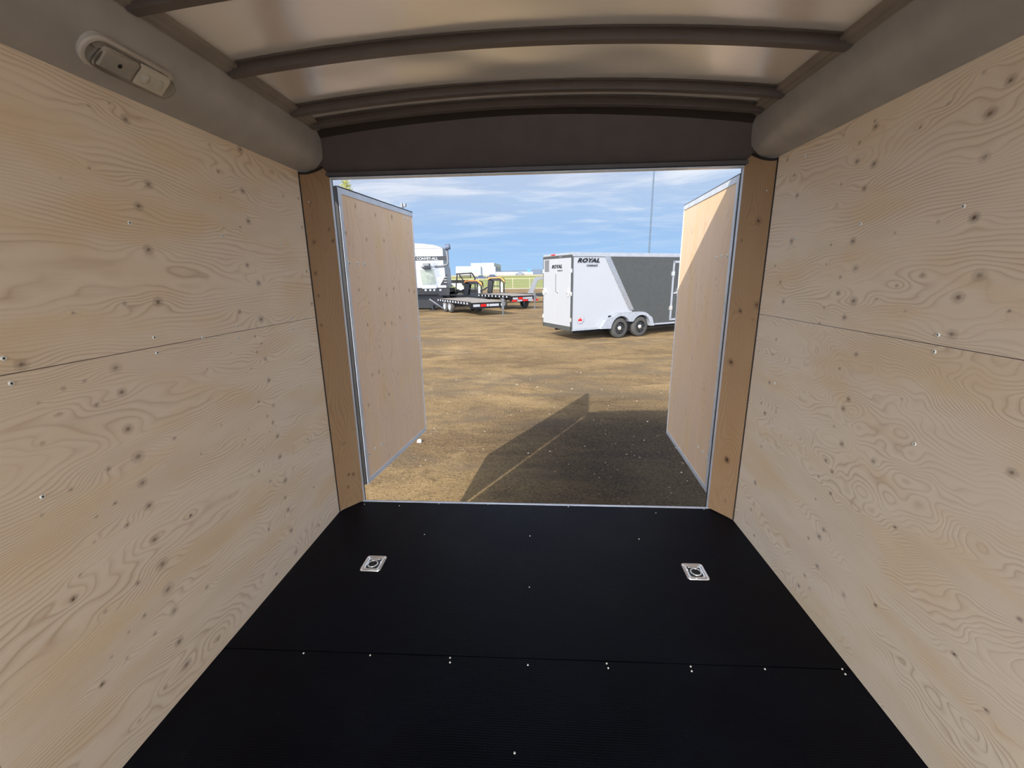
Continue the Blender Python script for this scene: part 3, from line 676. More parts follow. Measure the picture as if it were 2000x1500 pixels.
def rear_text(body, size, bc, z, mirror=False, parent=None, **k):
    # text lying on the rear face: reads along -b direction
    M_ = Matrix.Identity(4); X = -Nn; Z = Vector((0, 0, 1)); P = TM @ Vector((-.022, bc, z))
    for i in range(3): M_[i][0] = X[i]; M_[i][1] = Z[i]; M_[i][2] = -D[i]; M_[i][3] = P[i]
    return text_mesh(body, size, M_black, 'lettering', parent or tr, M_, **k)
def side_text(body, size, a, z, **k):
    M_ = Matrix.Identity(4); Z = Vector((0, 0, 1)); P = TM @ Vector((a, -.004, z))
    for i in range(3): M_[i][0] = D[i]; M_[i][1] = Z[i]; M_[i][2] = -Nn[i]; M_[i][3] = P[i]
    return text_mesh(body, size, M_black, 'lettering', tr, M_, **k)
mid = TWd*.50
for i, (b0, b1) in enumerate(((mid+.004, TWd-.045), (.08, mid-.004))):
    b = MB(); b.box(-.016, .018, b0, b1, zb+.13, zt-.105); dr = tb(b, 'rear_door', M_white, bevel=.006)
    if i == 0:
        v = MB(); v.box(-.026, -.015, TWd-.42, TWd-.14, zt-.50, zt-.13)
        for k in range(6): v.box(-.032, -.026, TWd-.41, TWd-.15, zt-.48+k*.058, zt-.455+k*.058)
        tb(v, 'vent', M_grey, dr)
    else:
        rear_text('ROYAL', .145, 1.20, zt-.40, parent=dr, shear=.35, off=.006, space=1.12, sx=1.25)
        rear_text('CARGO', .06, .86, zt-.50, parent=dr, shear=.35, space=1.2, sx=1.3)
    hb_ = MB(); sgn = 1 if i == 0 else -1; bc = TWd-.12 if i == 0 else .16
    hb_.bar((-.03, bc-.13, 0.92), (-.03, bc+.13, .93), .03, .03); hb_.bar((-.045, bc, .82), (-.045, bc, 1.05), .035, .03); hb_.bar((-.035, bc-.14, .90), (-.03, bc-.04, .86), .025, .03); tb(hb_, 'latch', M_zinc, dr)
    for z in (zb+.35, zb+1.15, zb+1.85):
        g = MB(); g.box(-.03, .0, (TWd-.06 if i == 0 else .0), (TWd+.005 if i == 0 else .06), z-.06, z+.06); tb(g, 'hinge', M_zinc, dr)
    if i == 1:
        g = MB(); g.bar((-.028, mid+.03, .95), (-.028, mid+.04, 1.5), .015); g.bar((-.028, mid+.03, .95), (-.028, mid-.1, .9), .015); tb(g, 'door_cable', M_grey, dr)
b = MB(); b.box(-.024, .0, .62, .76, zt-.085, zt-.045); tb(b, 'clearance_light', M_grey)
b = MB(); b.box(-.024, 0, 1.0, 1.25, zt+.0, zt+.035); tb(b, 'clearance_light', M_red)
side_text('ROYAL', .165, .17, zt-.24, shear=.35, off=.007, space=1.1, sx=1.45)
side_text('CARGO', .07, .50, zt-.36, shear=.35, off=.002, space=1.2, sx=1.5)
b = MB(); b.lathe([(0, .003), (.14, .003), (.14, 0)], 20, Matrix.Translation((.32, -.001, zb+.36)) @ Matrix.Rotation(math.pi/2, 4, 'X')); tb(b, 'round_decal', M_white)
b = MB(); b.prism([(.25, -.006, zb+.30), (.39, -.006, zb+.30), (.39, -.006, zb+.36), (.25, -.006, zb+.36)], (0, -.002, 0)); b.prism([(.30, -.006, zb+.37), (.35, -.006, zb+.37), (.325, -.006, zb+.42)], (0, -.002, 0)); tb(b, 'decal_print', M_red)
# stripe and charcoal front part on the side
def sp(a, z): return (a, -.003, z)
b = MB(); b.prism([sp(1.17, zt-.02), sp(1.38, zt-.02), sp(2.48, zb+.56), sp(2.28, zb+.56)], (0, -.003, 0)); tb(b, 'checker_stripe', M_plate)
b = MB(); b.prism([sp(1.38, zt-.02), sp(TL, zt-.02), sp(TL, zb+.05), sp(2.40, zb+.05), sp(2.40, zb+.56), sp(2.48, zb+.56)], (0, -.002, 0)); tb(b, 'charcoal_panel', M_char)
# side door
b = MB()
for x0, x1, z0, z1 in ((4.10, 4.17, zb+.16, zt-.20), (4.85, 4.92, zb+.16, zt-.20), (4.10, 4.92, zb+.12, zb+.18), (4.10, 4.92, zt-.26, zt-.19)): b.box(x0, x1, -.022, 0, z0, z1)
sdr = tb(b, 'side_door', M_trimm)
b = MB(); b.box(4.17, 4.85, -.012, 0, zb+.18, zt-.26); tb(b, 'door_leaf', M_char, sdr)
b = MB(); b.bar((4.20, -.03, .80), (4.60, -.03, .86), .045); b.bar((4.38, -.03, .72), (4.38, -.03, .98), .05); tb(b, 'latch', M_zinc, sdr)
for z in (zb+.55, zt-.62):
    b = MB(); b.box(4.06, 4.18, -.035, 0, z-.07, z+.07); tb(b, 'hinge', M_zinc, sdr)
# fender: two arches with a dip
w1, w2 = 1.83, 2.69
def arch(c, R, a0, a1, n=14): return [(c+R*math.cos(math.radians(a0+(a1-a0)*k/n)), R*math.sin(math.radians(a0+(a1-a0)*k/n))) for k in range(n+1)]
zc = G+.335
out_ = [(w1-.82, zb+.02), (w1-.60, zb+.30)]+[(x, zc+z) for x, z in arch(w1, .50, 130, 90, 6)]+[(x, zc+z) for x, z in arch(w2, .50, 90, 50, 6)]+[(w2+.47, zb+.28), (w2+.58, zb+.0)]
inn = [(x, zc+z) for x, z in arch(w1, .40, 178, 30)]+[(x, zc+z) for x, z in arch(w2, .40, 150, 2)]
b = MB(); P_ = out_+inn[::-1]
import mathutils.geometry as mg
tris = mg.tessellate_polygon([[Vector((x, z, 0)) for x, z in P_]])
n = len(P_)
b.add([(x, -.17, z) for x, z in P_]+[(x, .01, z) for x, z in P_], [tuple(t_) for t_ in tris]+[(i, (i+1) % n, (i+1) % n+n, i+n) for i in range(n)])
tb(b, 'fender', M_trimm)
b = MB(); b.box(w1-.40, w2+.40, -.02, .012, zc-.05, zc+.42); tb(b, 'wheel_well', M_black)
for a in (w1, w2):
    for (bb, s_) in ((-.03, 1), (TWd-.02, -1)):
        WM = TM @ Matrix.Translation((a, bb, zc)) @ Matrix.Rotation(math.pi/2*s_, 4, 'X')
        wheel(tr, WM, .335, .20)
b = MB(); b.cyl((w1, .05, zc), (w1, TWd-.1, zc), .04); b.cyl((w2, .05, zc), (w2, TWd-.1, zc), .04); b.box(.3, TL+.9, .3, .4, zb-.12, zb); b.box(.3, TL+.9, TWd-.4, TWd-.3, zb-.12, zb); tb(b, 'chassis', M_black)

# ------------------------------------------------------------------ flatbed trailers
def frame_from(P0, dirv):
    d = Vector((dirv[0], dirv[1], 0)).normalized(); n_ = Vector((-d.y, d.x, 0)); M_ = Matrix.Identity(4)
    for i in range(3): M_[i][0] = d[i]; M_[i][1] = n_[i]
    return M_
def flatbed(P0, dirv, L, Wd, zd, lab, tandem=None, neck=None, tape=False, jack=False, neckcol=None, deckm=None, ties=True):
    """P0 near rear corner on the ground; x runs along the side away from us, y across (to the left of x)"""
    root = thing('flatbed_trailer', (P0[0], P0[1], G), 0, label=lab, cat='trailer', group='black flatbed trailers parked across the yard')
    M_ = frame_from(P0, dirv); s = lambda b, nm, m, par=None, **k: b.build(nm, m, par or root, M=M_, **k)
    z = zd-G
    b = MB(); b.box(0, L, -Wd, 0, z-.05, z); s(b, 'deck', deckm or M_deck)
    b = MB(); b.box(0, L, -.06, .02, z-.20, z-.05); b.box(0, L, -Wd-.02, -Wd+.06, z-.20, z-.05); b.box(.2, L, -Wd*.7, -Wd*.62, z-.34, z-.05); b.box(.2, L, -Wd*.38, -Wd*.3, z-.34, z-.05); b.box(-.08, .06, -Wd-.03, .03, z-.36, z-.06); b.box(0, L, -.03, .05, z-.045, z-.005); s(b, 'frame', M_black)
    b = MB()
    if ties:
        k = .3
        while k < L: b = MB(); b.box(k, k+.05, .035, .07, z-.14, z-.04); s(b, 'stake_pocket', M_alup); k += .42
    for i, (y0, y1, m) in enumerate(((-.12, -.50, M_white), (-.56, -.86, M_red), (-.90, -1.02, M_white), (-1.06, -1.62, M_white), (-1.75, -1.98, M_white))):
        b = MB(); b.box(-.10, -.078, y1, y0, z-.26, z-.13); s(b, 'rear_reflector', m)
    if tape:
        for i in range(5):
            b = MB(); b.box(-.104, -.079, -.05-.42*i-.36, -.05-.42*i, z-.38, z-.28); s(b, 'rear_reflector', M_red if i % 2 == 0 else M_white)
    if tandem:
        for a in tandem:
            for yy, sg in ((.02, 1), (-Wd-.02, -1)):
                wheel(root, M_ @ Matrix.Translation((a, yy-.12*sg, .37)) @ Matrix.Rotation(-math.pi/2*sg, 4, 'X'), .37, .24, dark=True)
    if jack:
        b = MB(); b.box(-.16, -.06, -Wd+.05, -Wd+.15, z-.45, z+.12); b.box(-.13, -.09, -Wd+.08, -Wd+.12, 0.03, z-.4); b.box(-.2, -.02, -Wd, -Wd+.2, 0, .03); b.bar((-.11, -Wd+.1, z-.1), (-.4, -Wd+.1, z-.1), .03); s(b, 'jack', M_grey)
    if neck:
        a0, h, ln = neck
        b = MB()
        for yy in (-Wd*.72, -Wd*.28):
            b.bar((a0, yy, z-.1), (a0+.25, yy, z+h), .16, .10, up=(0, 1, 0)); b.bar((a0+.25, yy, z+h-.05), (a0+ln, yy, z+h-.12), .16, .10, up=(0, 1, 0)); b.bar((a0-.9, yy, z), (a0+.1, yy, z+h*.55), .07, .07)
        b.bar((a0+.2, -Wd*.72, z+h-.05), (a0+.2, -Wd*.28, z+h-.05), .12); b.bar((a0+ln, -Wd*.75, z+h-.12), (a0+ln, -Wd*.25, z+h-.12), .16)
        b.cyl((a0+ln, -Wd*.5, z+h-.1), (a0+ln, -Wd*.5, z-.1), .08); b.bar((a0+ln-.25, -Wd*.3, z+h), (a0+ln-.25, -Wd*.3, .05), .10)
        s(b, 'gooseneck', neckcol or M_black)
        if neckcol is None:
            b = MB(); b.bar((a0+.2, -Wd*.28+.06, z+h+.03), (a0+ln, -Wd*.28+.06, z+h-.03), .17, .05, up=(0, 1, 0)); b.bar((a0+ln+.05, -Wd*.75, z+h), (a0+ln+.05, -Wd*.25, z+h), .1, .16); s(b, 'orange_guard', M_orange)
    return root
P = at(919, 597, 22.8); P1 = at(857, 580, 27.0)
flatbed((P.x, P.y), (P1.x-P.x, P1.y-P.y), (P1-P).xy.length, 1.95, .16, 'black flatbed trailer with grey deck and jack, nearest of the flatbed trailers', tandem=(3.1, 3.95), jack=True)

def neck_thing(px0, px1, Y, ztop, zbase, lab, m, orange=True, w_=.9):
    """portal shaped gooseneck hitch seen side on: leg, beam, sloping brace, coupler leg"""
    A = at(px0, 560, Y); B = at(px1, 560, Y); L = B.x-A.x; g0 = G
    root = thing('gooseneck_trailer', (A.x, Y, g0), 0, label=lab, cat='trailer')
    z = zbase-g0; zt_ = ztop-g0
    b = MB()
    for yy in (0, w_):
        b.prism([(0, yy, z), (L*.22, yy, z), (L*.34, yy, zt_-.15), (L*.05, yy, zt_-.1)], (0, .12, 0))
        b.prism([(L*.05, yy, zt_-.12), (L*.34, yy, zt_-.22), (L*.84, yy, zt_-.22), (L, yy, zt_-.45), (L*.97, yy, zt_-.12), (L*.8, yy, zt_+.02), (L*.1, yy, zt_+.02)], (0, .12, 0))
        b.bar((-L*.62, yy+.06, z+.03), (L*.05, yy+.06, z+(zt_-z)*.42), .08)
    b.box(L*.72, L*.80, .0, .12, z, zt_-.2); b.box(L*.93, L, .2, .3, z*.9, zt_-.4)
    b.box(L*.12, L*.74, .05, .1, z+(zt_-z)*.45, z+(zt_-z)*.5)
    b.bar((L*.15, 0, zt_-.06), (L*.15, w_, zt_-.06), .12); b.bar((L*.9, 0, zt_-.1), (L*.9, w_, zt_-.1), .14)
    b.build('gooseneck', m, root)
    b = MB(); b.box(-L*1.4, L*1.15, -.05, w_+.6, z-.28, z-.02)
    b.build('deck_frame', M_black, root)
    for a in (-L*.9, -L*.25):
        wheel(root, Matrix.Translation((a, -.1, .37)) @ Matrix.Rotation(math.pi/2, 4, 'X'), .37, .24, dark=True)
        wheel(root, Matrix.Translation((a, w_+.65, .37)) @ Matrix.Rotation(-math.pi/2, 4, 'X'), .37, .24, dark=True)
    b = MB(); b.box(L*.9, L*1.0, .2, .4, 0, z-.2); b.build('landing_leg', M_black, root)
    if orange:
        b = MB(); b.prism([(L*.02, -.03, zt_-.16), (L*.10, -.03, zt_+.05), (L*.78, -.03, zt_+.07), (L*1.0, -.03, zt_-.12), (L*1.03, -.03, zt_-.34), (L*.95, -.03, zt_-.25), (L*.77, -.03, zt_-.01), (L*.2, -.03, zt_-.03)], (0, .03, 0)); b.build('orange_guard', M_orange, root)
    b = MB(); b.box(L*.8, L*.9, -.02, .1, z+.1, zt_-.35); b.build('coupler', M_alup, root)
    return root
neck_thing(905, 941, 31., at(920, 549, 31.).z, at(920, 576, 31.).z, 'black gooseneck trailer with orange-trimmed neck, directly right of the white tender', M_black)
neck_thing(951.5, 985, 33.6, at(960, 543, 33.6).z, at(960, 573, 33.6).z, 'black gooseneck trailer with orange-trimmed neck, second to the right of the white tender', M_black)
P = at(1040, 583, 29.0)
flatbed((at(997, 588, 26.9).x, 26.9), (-.62, .78), 3.7, 1.9, at(1000, 577, 26.9).z, 'black flatbed trailer with red and white tape at its rear', tandem=(1.0,), tape=True, jack=True)
# grey gooseneck peeping out behind the cargo trailer
gA = at(1030, 575, 34)
gn = thing('pickup_shaped_gooseneck', (gA.x, 34, G), 0, label='grey curved gooseneck of a trailer beside the white cargo trailer', cat='trailer'); gn.name = 'gooseneck_trailer'
zl = lambda y: at(1045, y, 34).z-G
b = MB(); b.prism([(0, 0, zl(574)), (.45, 0, zl(574)), (.68, 0, zl(557)), (.80, 0, zl(549)), (1.05, 0, zl(546)), (2.4, 0, zl(547)), (2.4, 0, zl(540)), (.85, 0, zl(540.5)), (.56, 0, zl(542)), (.42, 0, zl(548))], (0, .7, 0)); b.build('gooseneck', M_grey, gn, bevel=.02)
b = MB(); b.box(-1.2, 2.6, 0, .9, zl(579), zl(573)); b.box(.1, .22, .1, .22, 0, zl(578)); b.box(2.2, 2.35, .1, .25, 0, zl(578)); b.build('deck_frame', M_black, gn)

# black headache rack standing on a flat deck behind the first gooseneck
RY = 37.
ra = at(889, 560, RY); rb = at(928, 560, RY); rz = lambda y: at(908, y, RY).z-G; Lr = rb.x-ra.x
hr = thing('utility_trailer', (ra.x, RY, G), 0, label='black utility trailer with tall barred rack, behind the gooseneck trailers', cat='trailer')
b = MB()
b.bar((0, 0, rz(577)), (Lr*.13, 0, rz(534.5)), .10); b.bar((Lr*.08, 0, rz(535)), (Lr*.86, 0, rz(533.5)), .14, .12); b.bar((Lr*.86, 0, rz(533.5)), (Lr, 0, rz(543)), .12)
b.bar((Lr*.80, 0, rz(534)), (Lr*.80, 0, rz(542)), .09); b.bar((Lr*.2, 0, rz(534)), (Lr*.42, 0, rz(548)), .09)
for y in (537.5, 540, 542.5): b.bar((Lr*.2, 0, rz(y)), (Lr*.82, 0, rz(y)), .045)
b.bar((Lr, 0, rz(543)), (Lr, 0, rz(577)), .1)
b.build('rack', M_black, hr)
b = MB(); b.box(-1.0, Lr*.6, 0, .9, rz(558), rz(547)); b.box(-1., Lr, .1, 1.8, rz(580), rz(566)); b.build('bed', M_black, hr)
b = MB(); b.prism([(-.4, -.05, rz(553)), (.55, -.05, rz(553)), (.85, -.05, rz(567)), (.5, -.05, rz(568))], (0, .05, 0)); b.build('pale_guard', M_alup, hr)
for a in (-.5, .4): wheel(hr, Matrix.Translation((a, .05, .37)) @ Matrix.Rotation(math.pi/2, 4, 'X'), .37, .24, dark=True)
for a in (-.5, .4): wheel(hr, Matrix.Translation((a, 1.85, .37)) @ Matrix.Rotation(-math.pi/2, 4, 'X'), .37, .24, dark=True)

# ------------------------------------------------------------------ white grain tender on black trailer
TYc = 27.5
tq = lambda x, y: at(x, y, TYc)
x_r = tq(866, 520).x; ct = thing('grain_tender', (x_r, TYc, G), 0, label='tall white seed tender hopper with black lettered band, beside the left door', cat='trailer')
lz = lambda y: tq(860, y).z-G; lx = lambda x: tq(x, 520).x-x_r
Lt = -5.6
b = MB(); b.box(Lt, 0, 0, 1.8, lz(522), lz(485))
b.prism([(Lt, .001, lz(522)), (0.05, 0, lz(522)), (.12, 0, lz(562)), (Lt, .001, lz(562))], (0, 1.8, 0)); b.build('hopper_body', M_white, ct)
b = MB()
rp = [(0, lz(485)), (-.25, lz(481)), (-.6, lz(478)), (-1.2, lz(475.5)), (-2.2, lz(473)), (-3.2, lz(473)), (-4.4, lz(475.5)), (-5.2, lz(480)), (Lt, lz(485))]
b.prism([(x, -.03, z) for x, z in rp], (0, 1.86, 0)); b.build('tarp_roof', M_tarp, ct)
b = MB(); b.box(Lt, lx(874), -.015, 0, lz(508.3), lz(500.2)); bd = b.build('black_band', M_black, ct)
TM2 = Matrix.Identity(4); TM2[1][1] = 0; TM2[1][2] = -1; TM2[2][1] = 1; TM2[2][2] = 0; TM2.translation = Vector((lx(814.5), -.018, lz(507.1)))
text_mesh('CONVEY-ALL', .225, M_white, 'lettering', bd, TM2, off=.004, space=1.0, ext=.006)
b = MB(); b.prism([(lx(819.5), -.02, lz(526.5)), (lx(847), -.02, lz(525)), (lx(850), -.02, lz(555)), (lx(823), -.02, lz(556))], (0, .02, 0)); b.build('hopper_window', M_hopwin, ct)
b = MB(); b.prism([(lx(872), -.02, lz(534)), (lx(873), -.02, lz(557)), (lx(858), -.02, lz(557))], (0, .02, 0)); dk = b.build('hopper_recess', M_black, ct)
for y in (541, 546, 551): b = MB(); b.box(lx(866), lx(872), -.04, -.018, lz(y+1), lz(y)); b.build('recess_bar', M_white, dk)
b = MB(); b.box(lx(822), lx(872), -.05, .0, lz(521.5), lz(519.5)); b.box(lx(828), lx(840), -.3, 0, lz(519), lz(514)); b.build('catwalk', M_grey, ct)
b = MB(); b.box(lx(827), lx(841), -.32, -.02, lz(525), lz(521.5)); b.build('work_light', M_black, ct)
b = MB(); b.box(lx(823), lx(851), -.10, .0, lz(563), lz(558)); b.build('chute', M_alup, ct)
b = MB(); b.path([(lx(873), -.1, lz(486)), (lx(875), -.1, lz(497)), (lx(876), -.1, lz(512)), (lx(874), -.1, lz(517)), (lx(866), -.1, lz(519)), (lx(850), -.1, lz(520.5))], .06, 8); b.build('auger_tube', M_grey, ct, smooth=True)
b = MB(); b.cyl((lx(872), -.15, lz(484)), (lx(881), -.15, lz(482)), .17, 14); b.build('auger_motor', M_bdark, ct, smooth='auto')
b = MB(); b.box(Lt, lx(876), -.02, .0, lz(571), lz(563)); b.box(Lt, lx(876), 0, 1.8, lz(575), lz(563.2)); b.box(lx(855), lx(876), -.1, 1.7, lz(577), lz(571)); b.build('trailer_frame', M_black, ct)
for x in (829, 838, 846, 858):
    b = MB(); b.box(lx(x-2), lx(x+2), -.05, -.02, lz(568), lz(564.5)); b.build('frame_plate', M_white, ct)
b = MB(); b.prism([(Lt, .5, lz(575)), (lx(858), .5, lz(575)), (lx(858), .5, .25), (lx(840), .5, .12), (Lt, .5, .12)], (0, 1.2, 0)); b.build('black_tank', M_black, ct)
b = MB(); b.bar((lx(833), .3, lz(584)), (lx(860), .3, lz(603)), .14, .08); b.build('diagonal_brace', M_grey, ct)
for a in (-4.9, -4.0):
    for yy, sg in ((.1, 1), (1.7, -1)): wheel(ct, Matrix.Translation((a, yy, .45)) @ Matrix.Rotation(math.pi/2*sg, 4, 'X'), .45, .3, dark=True)
b = MB(); b.box(lx(836), lx(840), .3, .5, 0, .3); b.box(lx(832), lx(844), .2, .6, 0, .03); b.build('jack', M_black, ct)

# ------------------------------------------------------------------ cars
def car(P, rz, L, Wd, H, m, lab):
    root = thing('car', P, rz, label=lab, cat='car')
    prof = [(-L/2, .30), (-L/2+.02, .75), (-L/2+.25, .92), (-L*.28, .98), (-L*.17, H-.06), (-L*.02, H), (L*.22, H-.04), (L*.36, 1.02), (L/2-.08, .94), (L/2, .6), (L/2, .30)]
    b = MB(); b.prism([(x, -Wd/2, z) for x, z in prof], (0, Wd, 0)); b.build('car_body', m, root, bevel=.06)
    b = MB()
    for yy in (-Wd/2-.01, Wd/2-.01): b.prism([(-L*.24, yy, 1.0), (-L*.155, yy, H-.13), (L*.20, yy, H-.13), (L*.31, yy, 1.03)], (0, .02, 0))
    b.build('side_window', M_glass, root)
    b = MB(); b.prism([(-L*.275, -Wd*.42, 1.0), (-L*.185, -Wd*.40, H-.10), (-L*.185, Wd*.40, H-.10), (-L*.275, Wd*.42, 1.0)], (-.04, 0, .02)); b.build('windscreen', M_glass, root)
    for a in (-L*.32, L*.32):
        for yy, sg in ((-Wd/2+.08, 1), (Wd/2-.08, -1)): wheel(root, Matrix.Translation((a, yy, .33)) @ Matrix.Rotation(math.pi/2*sg, 4, 'X'), .33, .2)
    return root
for (px, py, Y, rz, L, Hh, m, lab) in ((938, 543.5, 186, .15, 4.5, 1.55, M_navy, 'dark blue car parked on the grass, left one of the parked pair'),
                                       (961, 543, 190, .1, 4.9, 1.85, M_navy, 'dark blue sport utility vehicle parked on the grass, right one of the parked pair'),
                                       (1015, 536, 211, .0, 4.3, 1.45, M_sil, 'dark silver car driving alone on the far road')):
    P = at(px, py, Y); car((P.x, Y, gz(Y)+(.13 if Y > 204 else 0)), rz, L, 1.85, Hh, m, lab)

# ------------------------------------------------------------------ fence
def fence():
    Y = 75.5; root = thing('chain_link_fence', (0, Y, gz(Y)), 0, label='pale chain-link fence with posts along the far edge of the dirt yard', cat='fence')
    x = -22.
    while x < 12:
        b = MB(); b.cyl((x, 0, 0), (x, 0, 1.75), .04, 8); b.build('fence_post', M_road, root); x += 2.9
    b = MB(); b.cyl((-24, 0, 1.62), (12, 0, 1.62), .035, 6); b.build('fence_rail', M_road, root)
    b = MB(); x = -24.
    while x < 10.4:
        b.bar((x, .02, .05), (x+1.55, .02, 1.6), .006); b.bar((x+1.55, .03, .05), (x, .03, 1.6), .006); x += .24
    b.build('fence_mesh', M_galv, root)
fence()

# ------------------------------------------------------------------ far buildings
def B3(px0, px1, py0, py1, Y, depth, b, x_off=0, z_off=0):
    A = at(px0, py1, Y); B_ = at(px1, py0, Y); b.box(A.x-x_off, B_.x-x_off, 0, depth, A.z-z_off, B_.z-z_off)
YB2 = 300.
def bld(name, lab, Y): return thing(name, (at(950, 536, Y).x, Y, gz(Y)), 0, label=lab, cat='building')
hb2 = bld('warehouse', 'large white warehouse with a taller block on top, far across the road', YB2)
xo_, zo_ = hb2.location.x, hb2.location.z
def bb(rects, name, m, par, depth=20, y0=0.):
    b = MB()
    for r_ in rects:
        A = at(r_[0], r_[3], YB2); B_ = at(r_[1], r_[2], YB2); z0 = A.z-zo_
        if r_[3] > 536: z0 = 0
        b.box(A.x-xo_, B_.x-xo_, y0, depth, z0, B_.z-zo_)
    return b.build(name, m, par)
bb([(891, 939, 520, 538)], 'wall', M_bwhite, hb2, 40)
bb([(918, 963, 513, 538)], 'tower_block', M_bwhite, hb2, 60, 6)
bb([(939.2, 967, 520.5, 538)], 'grey_wing', M_bgrey, hb2, 40, 2)
for r_ in ((895, 908, 527.5, 530.5), (909.5, 921, 527.5, 530.5), (922.5, 934, 527.5, 530.5)): bb([r_], 'window', M_bwin, hb2, .5, -.3)
bb([(896, 933, 524.6, 525.4)], 'wall_band', M_bdark, hb2, .5, -.3)
lb = thing('low_building', (xo_, 290., gz(290)), 0, label='long low grey building with a dark roof line, right of the white warehouse', cat='building')
b = MB(); A = at(968.5, 537, 290); B_ = at(1058, 529.5, 290); b.box(A.x-xo_, B_.x-xo_+30, 0, 15, 0, B_.z-gz(290)); b.build('wall', M_bgrey, lb)
b = MB(); B_ = at(1058, 528.3, 290); A = at(968.5, 530, 290); b.box(A.x-xo_, B_.x-xo_+30, -.6, 15.5, A.z-gz(290), B_.z-gz(290)); b.build('roof_band', M_bdark, lb)
b = MB(); A = at(1041, 537, 288); B_ = at(1058, 525.6, 288); b.box(A.x-xo_, B_.x-xo_, -3, -1, 0, B_.z-gz(290)); b.build('annexe', M_bdark, lb)
sg_ = thing('road_sign', (at(1033, 530, 250).x, 250, gz(250)), 0, label='blue road sign board in front of the long low building', cat='sign')
b = MB(); z1 = at(1033, 524.5, 250).z-gz(250); z0 = at(1033, 531.5, 250).z-gz(250); b.box(-.85, .85, 0, .1, z0, z1); b.build('sign_board', M_blue, sg_)
b = MB(); b.cyl((-.5, .15, 0), (-.5, .15, z0+.2), .06, 8); b.cyl((.5, .15, 0), (.5, .15, z0+.2), .06, 8); b.build('sign_post', M_galv, sg_)

# ------------------------------------------------------------------ poles
def street_lamp(px, ytop, Y, lab, arm=1.6):
    P = at(px, 530, Y); z = gz(Y); H = at(px, ytop, Y).z-z
    r_ = thing('street_lamp', (P.x, Y, z), 0, label=lab, cat='street lamp', group='street lamps on the far road')
    b = MB(); b.cyl((0, 0, 0), (0, 0, H-.6), .14, 8, .07); b.path([(0, 0, H-.6), (0, 0, H-.2), (-.3, 0, H), (-arm, 0, H+.05)], .06, 6); b.build('pole', M_galv, r_)
    b = MB(); b.box(-arm-.7, -arm+.1, -.15, .15, H-.05, H+.12); b.build('lamp_head', M_grey, r_)
street_lamp(939, 491, 240, 'thin street lamp rising over the white warehouse')
street_lamp(1214, 475, 200, 'thin street lamp rising just above the roof of the cargo trailer', .9)
P = at(1268, 487, 60.); H = at(1279, 325, 60.)
ms = thing('tall_mast', (P.x, 60., G), 0, label='tall thin pale mast standing behind the cargo trailer', cat='pole')
b = MB(); b.cyl((0, 0, 0), (0, 0, 22), .10, 10, .08); b.build('pole', mat('weathered_mast', srgb(72, 88, 104), .6), ms, smooth='auto')
b = MB(); b.lathe([(.24, 0), (.24, .05), (.12, .06)], 12); b.build('pole_base', M_galv, ms)
# floodlight mast behind the left door
P = at(787, 403, 45.); fm = thing('floodlight_mast', (P.x, 45., G), 0, label='floodlight on a mast peeping over the top edge of the left door', cat='street lamp'); H = P.z-G
b = MB(); b.cyl((0, 0, 0), (0, 0, H), .08, 8); b.build('pole', M_galv, fm)
b = MB(); b.box(-.22, .0, -.2, .1, H-.1, H+.28); b.box(.08, .32, -.2, .1, H-.05, H+.25); b.build('floodlight', M_grey, fm)

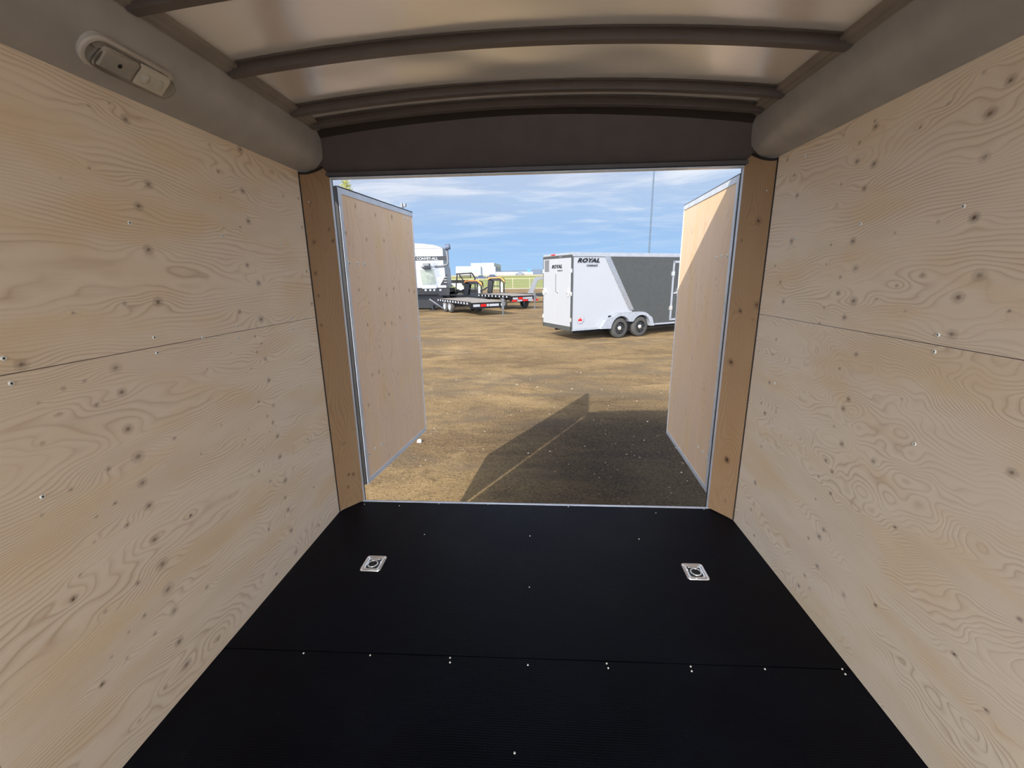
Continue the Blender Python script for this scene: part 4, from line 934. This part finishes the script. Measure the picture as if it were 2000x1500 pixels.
# ------------------------------------------------------------------ tree behind the left door
def leaf_b(t, p):
    g = t.new('ShaderNodeTexCoord').outputs['Object']; n = t.noise(g, 3., 3)
    t.put(p.inputs['Base Color'], t.mix(t.mapr(n, .35, .65, 0, 1), srgb(120, 132, 62), srgb(196, 190, 92)))
M_leaf = mat('spruce_needles', rough=.8, build=leaf_b)
M_bark = mat('grey_brown_bark', srgb(104, 88, 72), .9)
P = at(674, 346, 22.); tp = thing('spruce_tree', (P.x, 22., G), 0, label='top of a yellow-green spruce showing above the left door', cat='tree'); H = P.z-G
b = MB(); b.cyl((0, 0, 0), (0, 0, H-.2), .16, 10, .02); b.build('trunk', M_bark, tp, smooth='auto')
rr = random.Random(3); b = MB()
z = 1.2
while z < H:
    R_ = (H-z)*.34+.10
    for k in range(9):
        a = rr.uniform(0, 6.28); L_ = R_*rr.uniform(.7, 1.1); tip = Vector((math.cos(a)*L_, math.sin(a)*L_, z-.10*L_+.1)); base_ = Vector((0, 0, z))
        dd = (tip-base_)
        n_ = max(3, int(L_/.13))
        for j in range(n_):
            q = base_+dd*(j+1)/n_
            for m_ in range(7):
                v = Vector((rr.uniform(-1, 1), rr.uniform(-1, 1), rr.uniform(-.4, .9))).normalized()*rr.uniform(.09, .16); s_ = v.cross(Vector((rr.random(), rr.random(), rr.random()))).normalized()*.012
                b.add([q-s_, q+s_, q+v], [(0, 1, 2)])
    z += .16
b.build('foliage', M_leaf, tp)

# ------------------------------------------------------------------ loose stones and a paint line on the dirt
rr = random.Random(11)
def peb_b(t, p):
    r_ = t.new('ShaderNodeNewGeometry').outputs['Random Per Island']
    t.put(p.inputs['Base Color'], t.ramp(r_, [(0, srgb(70, 60, 50)), (.5, srgb(104, 88, 68)), (.93, srgb(128, 110, 86)), (.95, srgb(170, 162, 148)), (1., srgb(200, 194, 184))]))
M_stone = mat('mixed_pebbles', rough=.95, build=peb_b)
b = MB()
for k in range(2800):
    x, y = rr.uniform(-4, 3.5), rr.uniform(3.2, 9.5); s_ = rr.uniform(.003, .011) if k % 3 else rr.uniform(.007, .017)
    vs = [(x+s_*rr.uniform(.7, 1.2)*dx, y+s_*rr.uniform(.7, 1.2)*dy, G+s_*dz*rr.uniform(.7, 1.1)) for dx, dy, dz in ((1, 0, 0), (0, 1, 0), (-1, 0, 0), (0, -1, 0), (0, 0, .8), (0, 0, -.4))]
    b.add(vs, [(0, 1, 4), (1, 2, 4), (2, 3, 4), (3, 0, 4), (1, 0, 5), (2, 1, 5), (3, 2, 5), (0, 3, 5)])
tag(b.build('pebbles', M_stone), 'small pebbles and clods strewn over the dirt behind the trailer', 'stones', kind='stuff')
P = atz(819, 864, G); bs = MB(); 
bs.add([(P.x-.03, P.y-.02, G), (P.x+.03, P.y-.02, G), (P.x+.03, P.y+.03, G), (P.x-.03, P.y+.03, G), (P.x-.02, P.y-.01, G+.04), (P.x+.025, P.y-.01, G+.05), (P.x+.02, P.y+.02, G+.045), (P.x-.02, P.y+.02, G+.035)], [(3, 2, 1, 0), (4, 5, 6, 7), (0, 1, 5, 4), (1, 2, 6, 5), (2, 3, 7, 6), (3, 0, 4, 7)])
tag(bs.build('white_stone', mat('white_stone_mat', srgb(235, 232, 226), .8), bevel=.008), 'white stone on the dirt by the foot of the left door', 'stone')
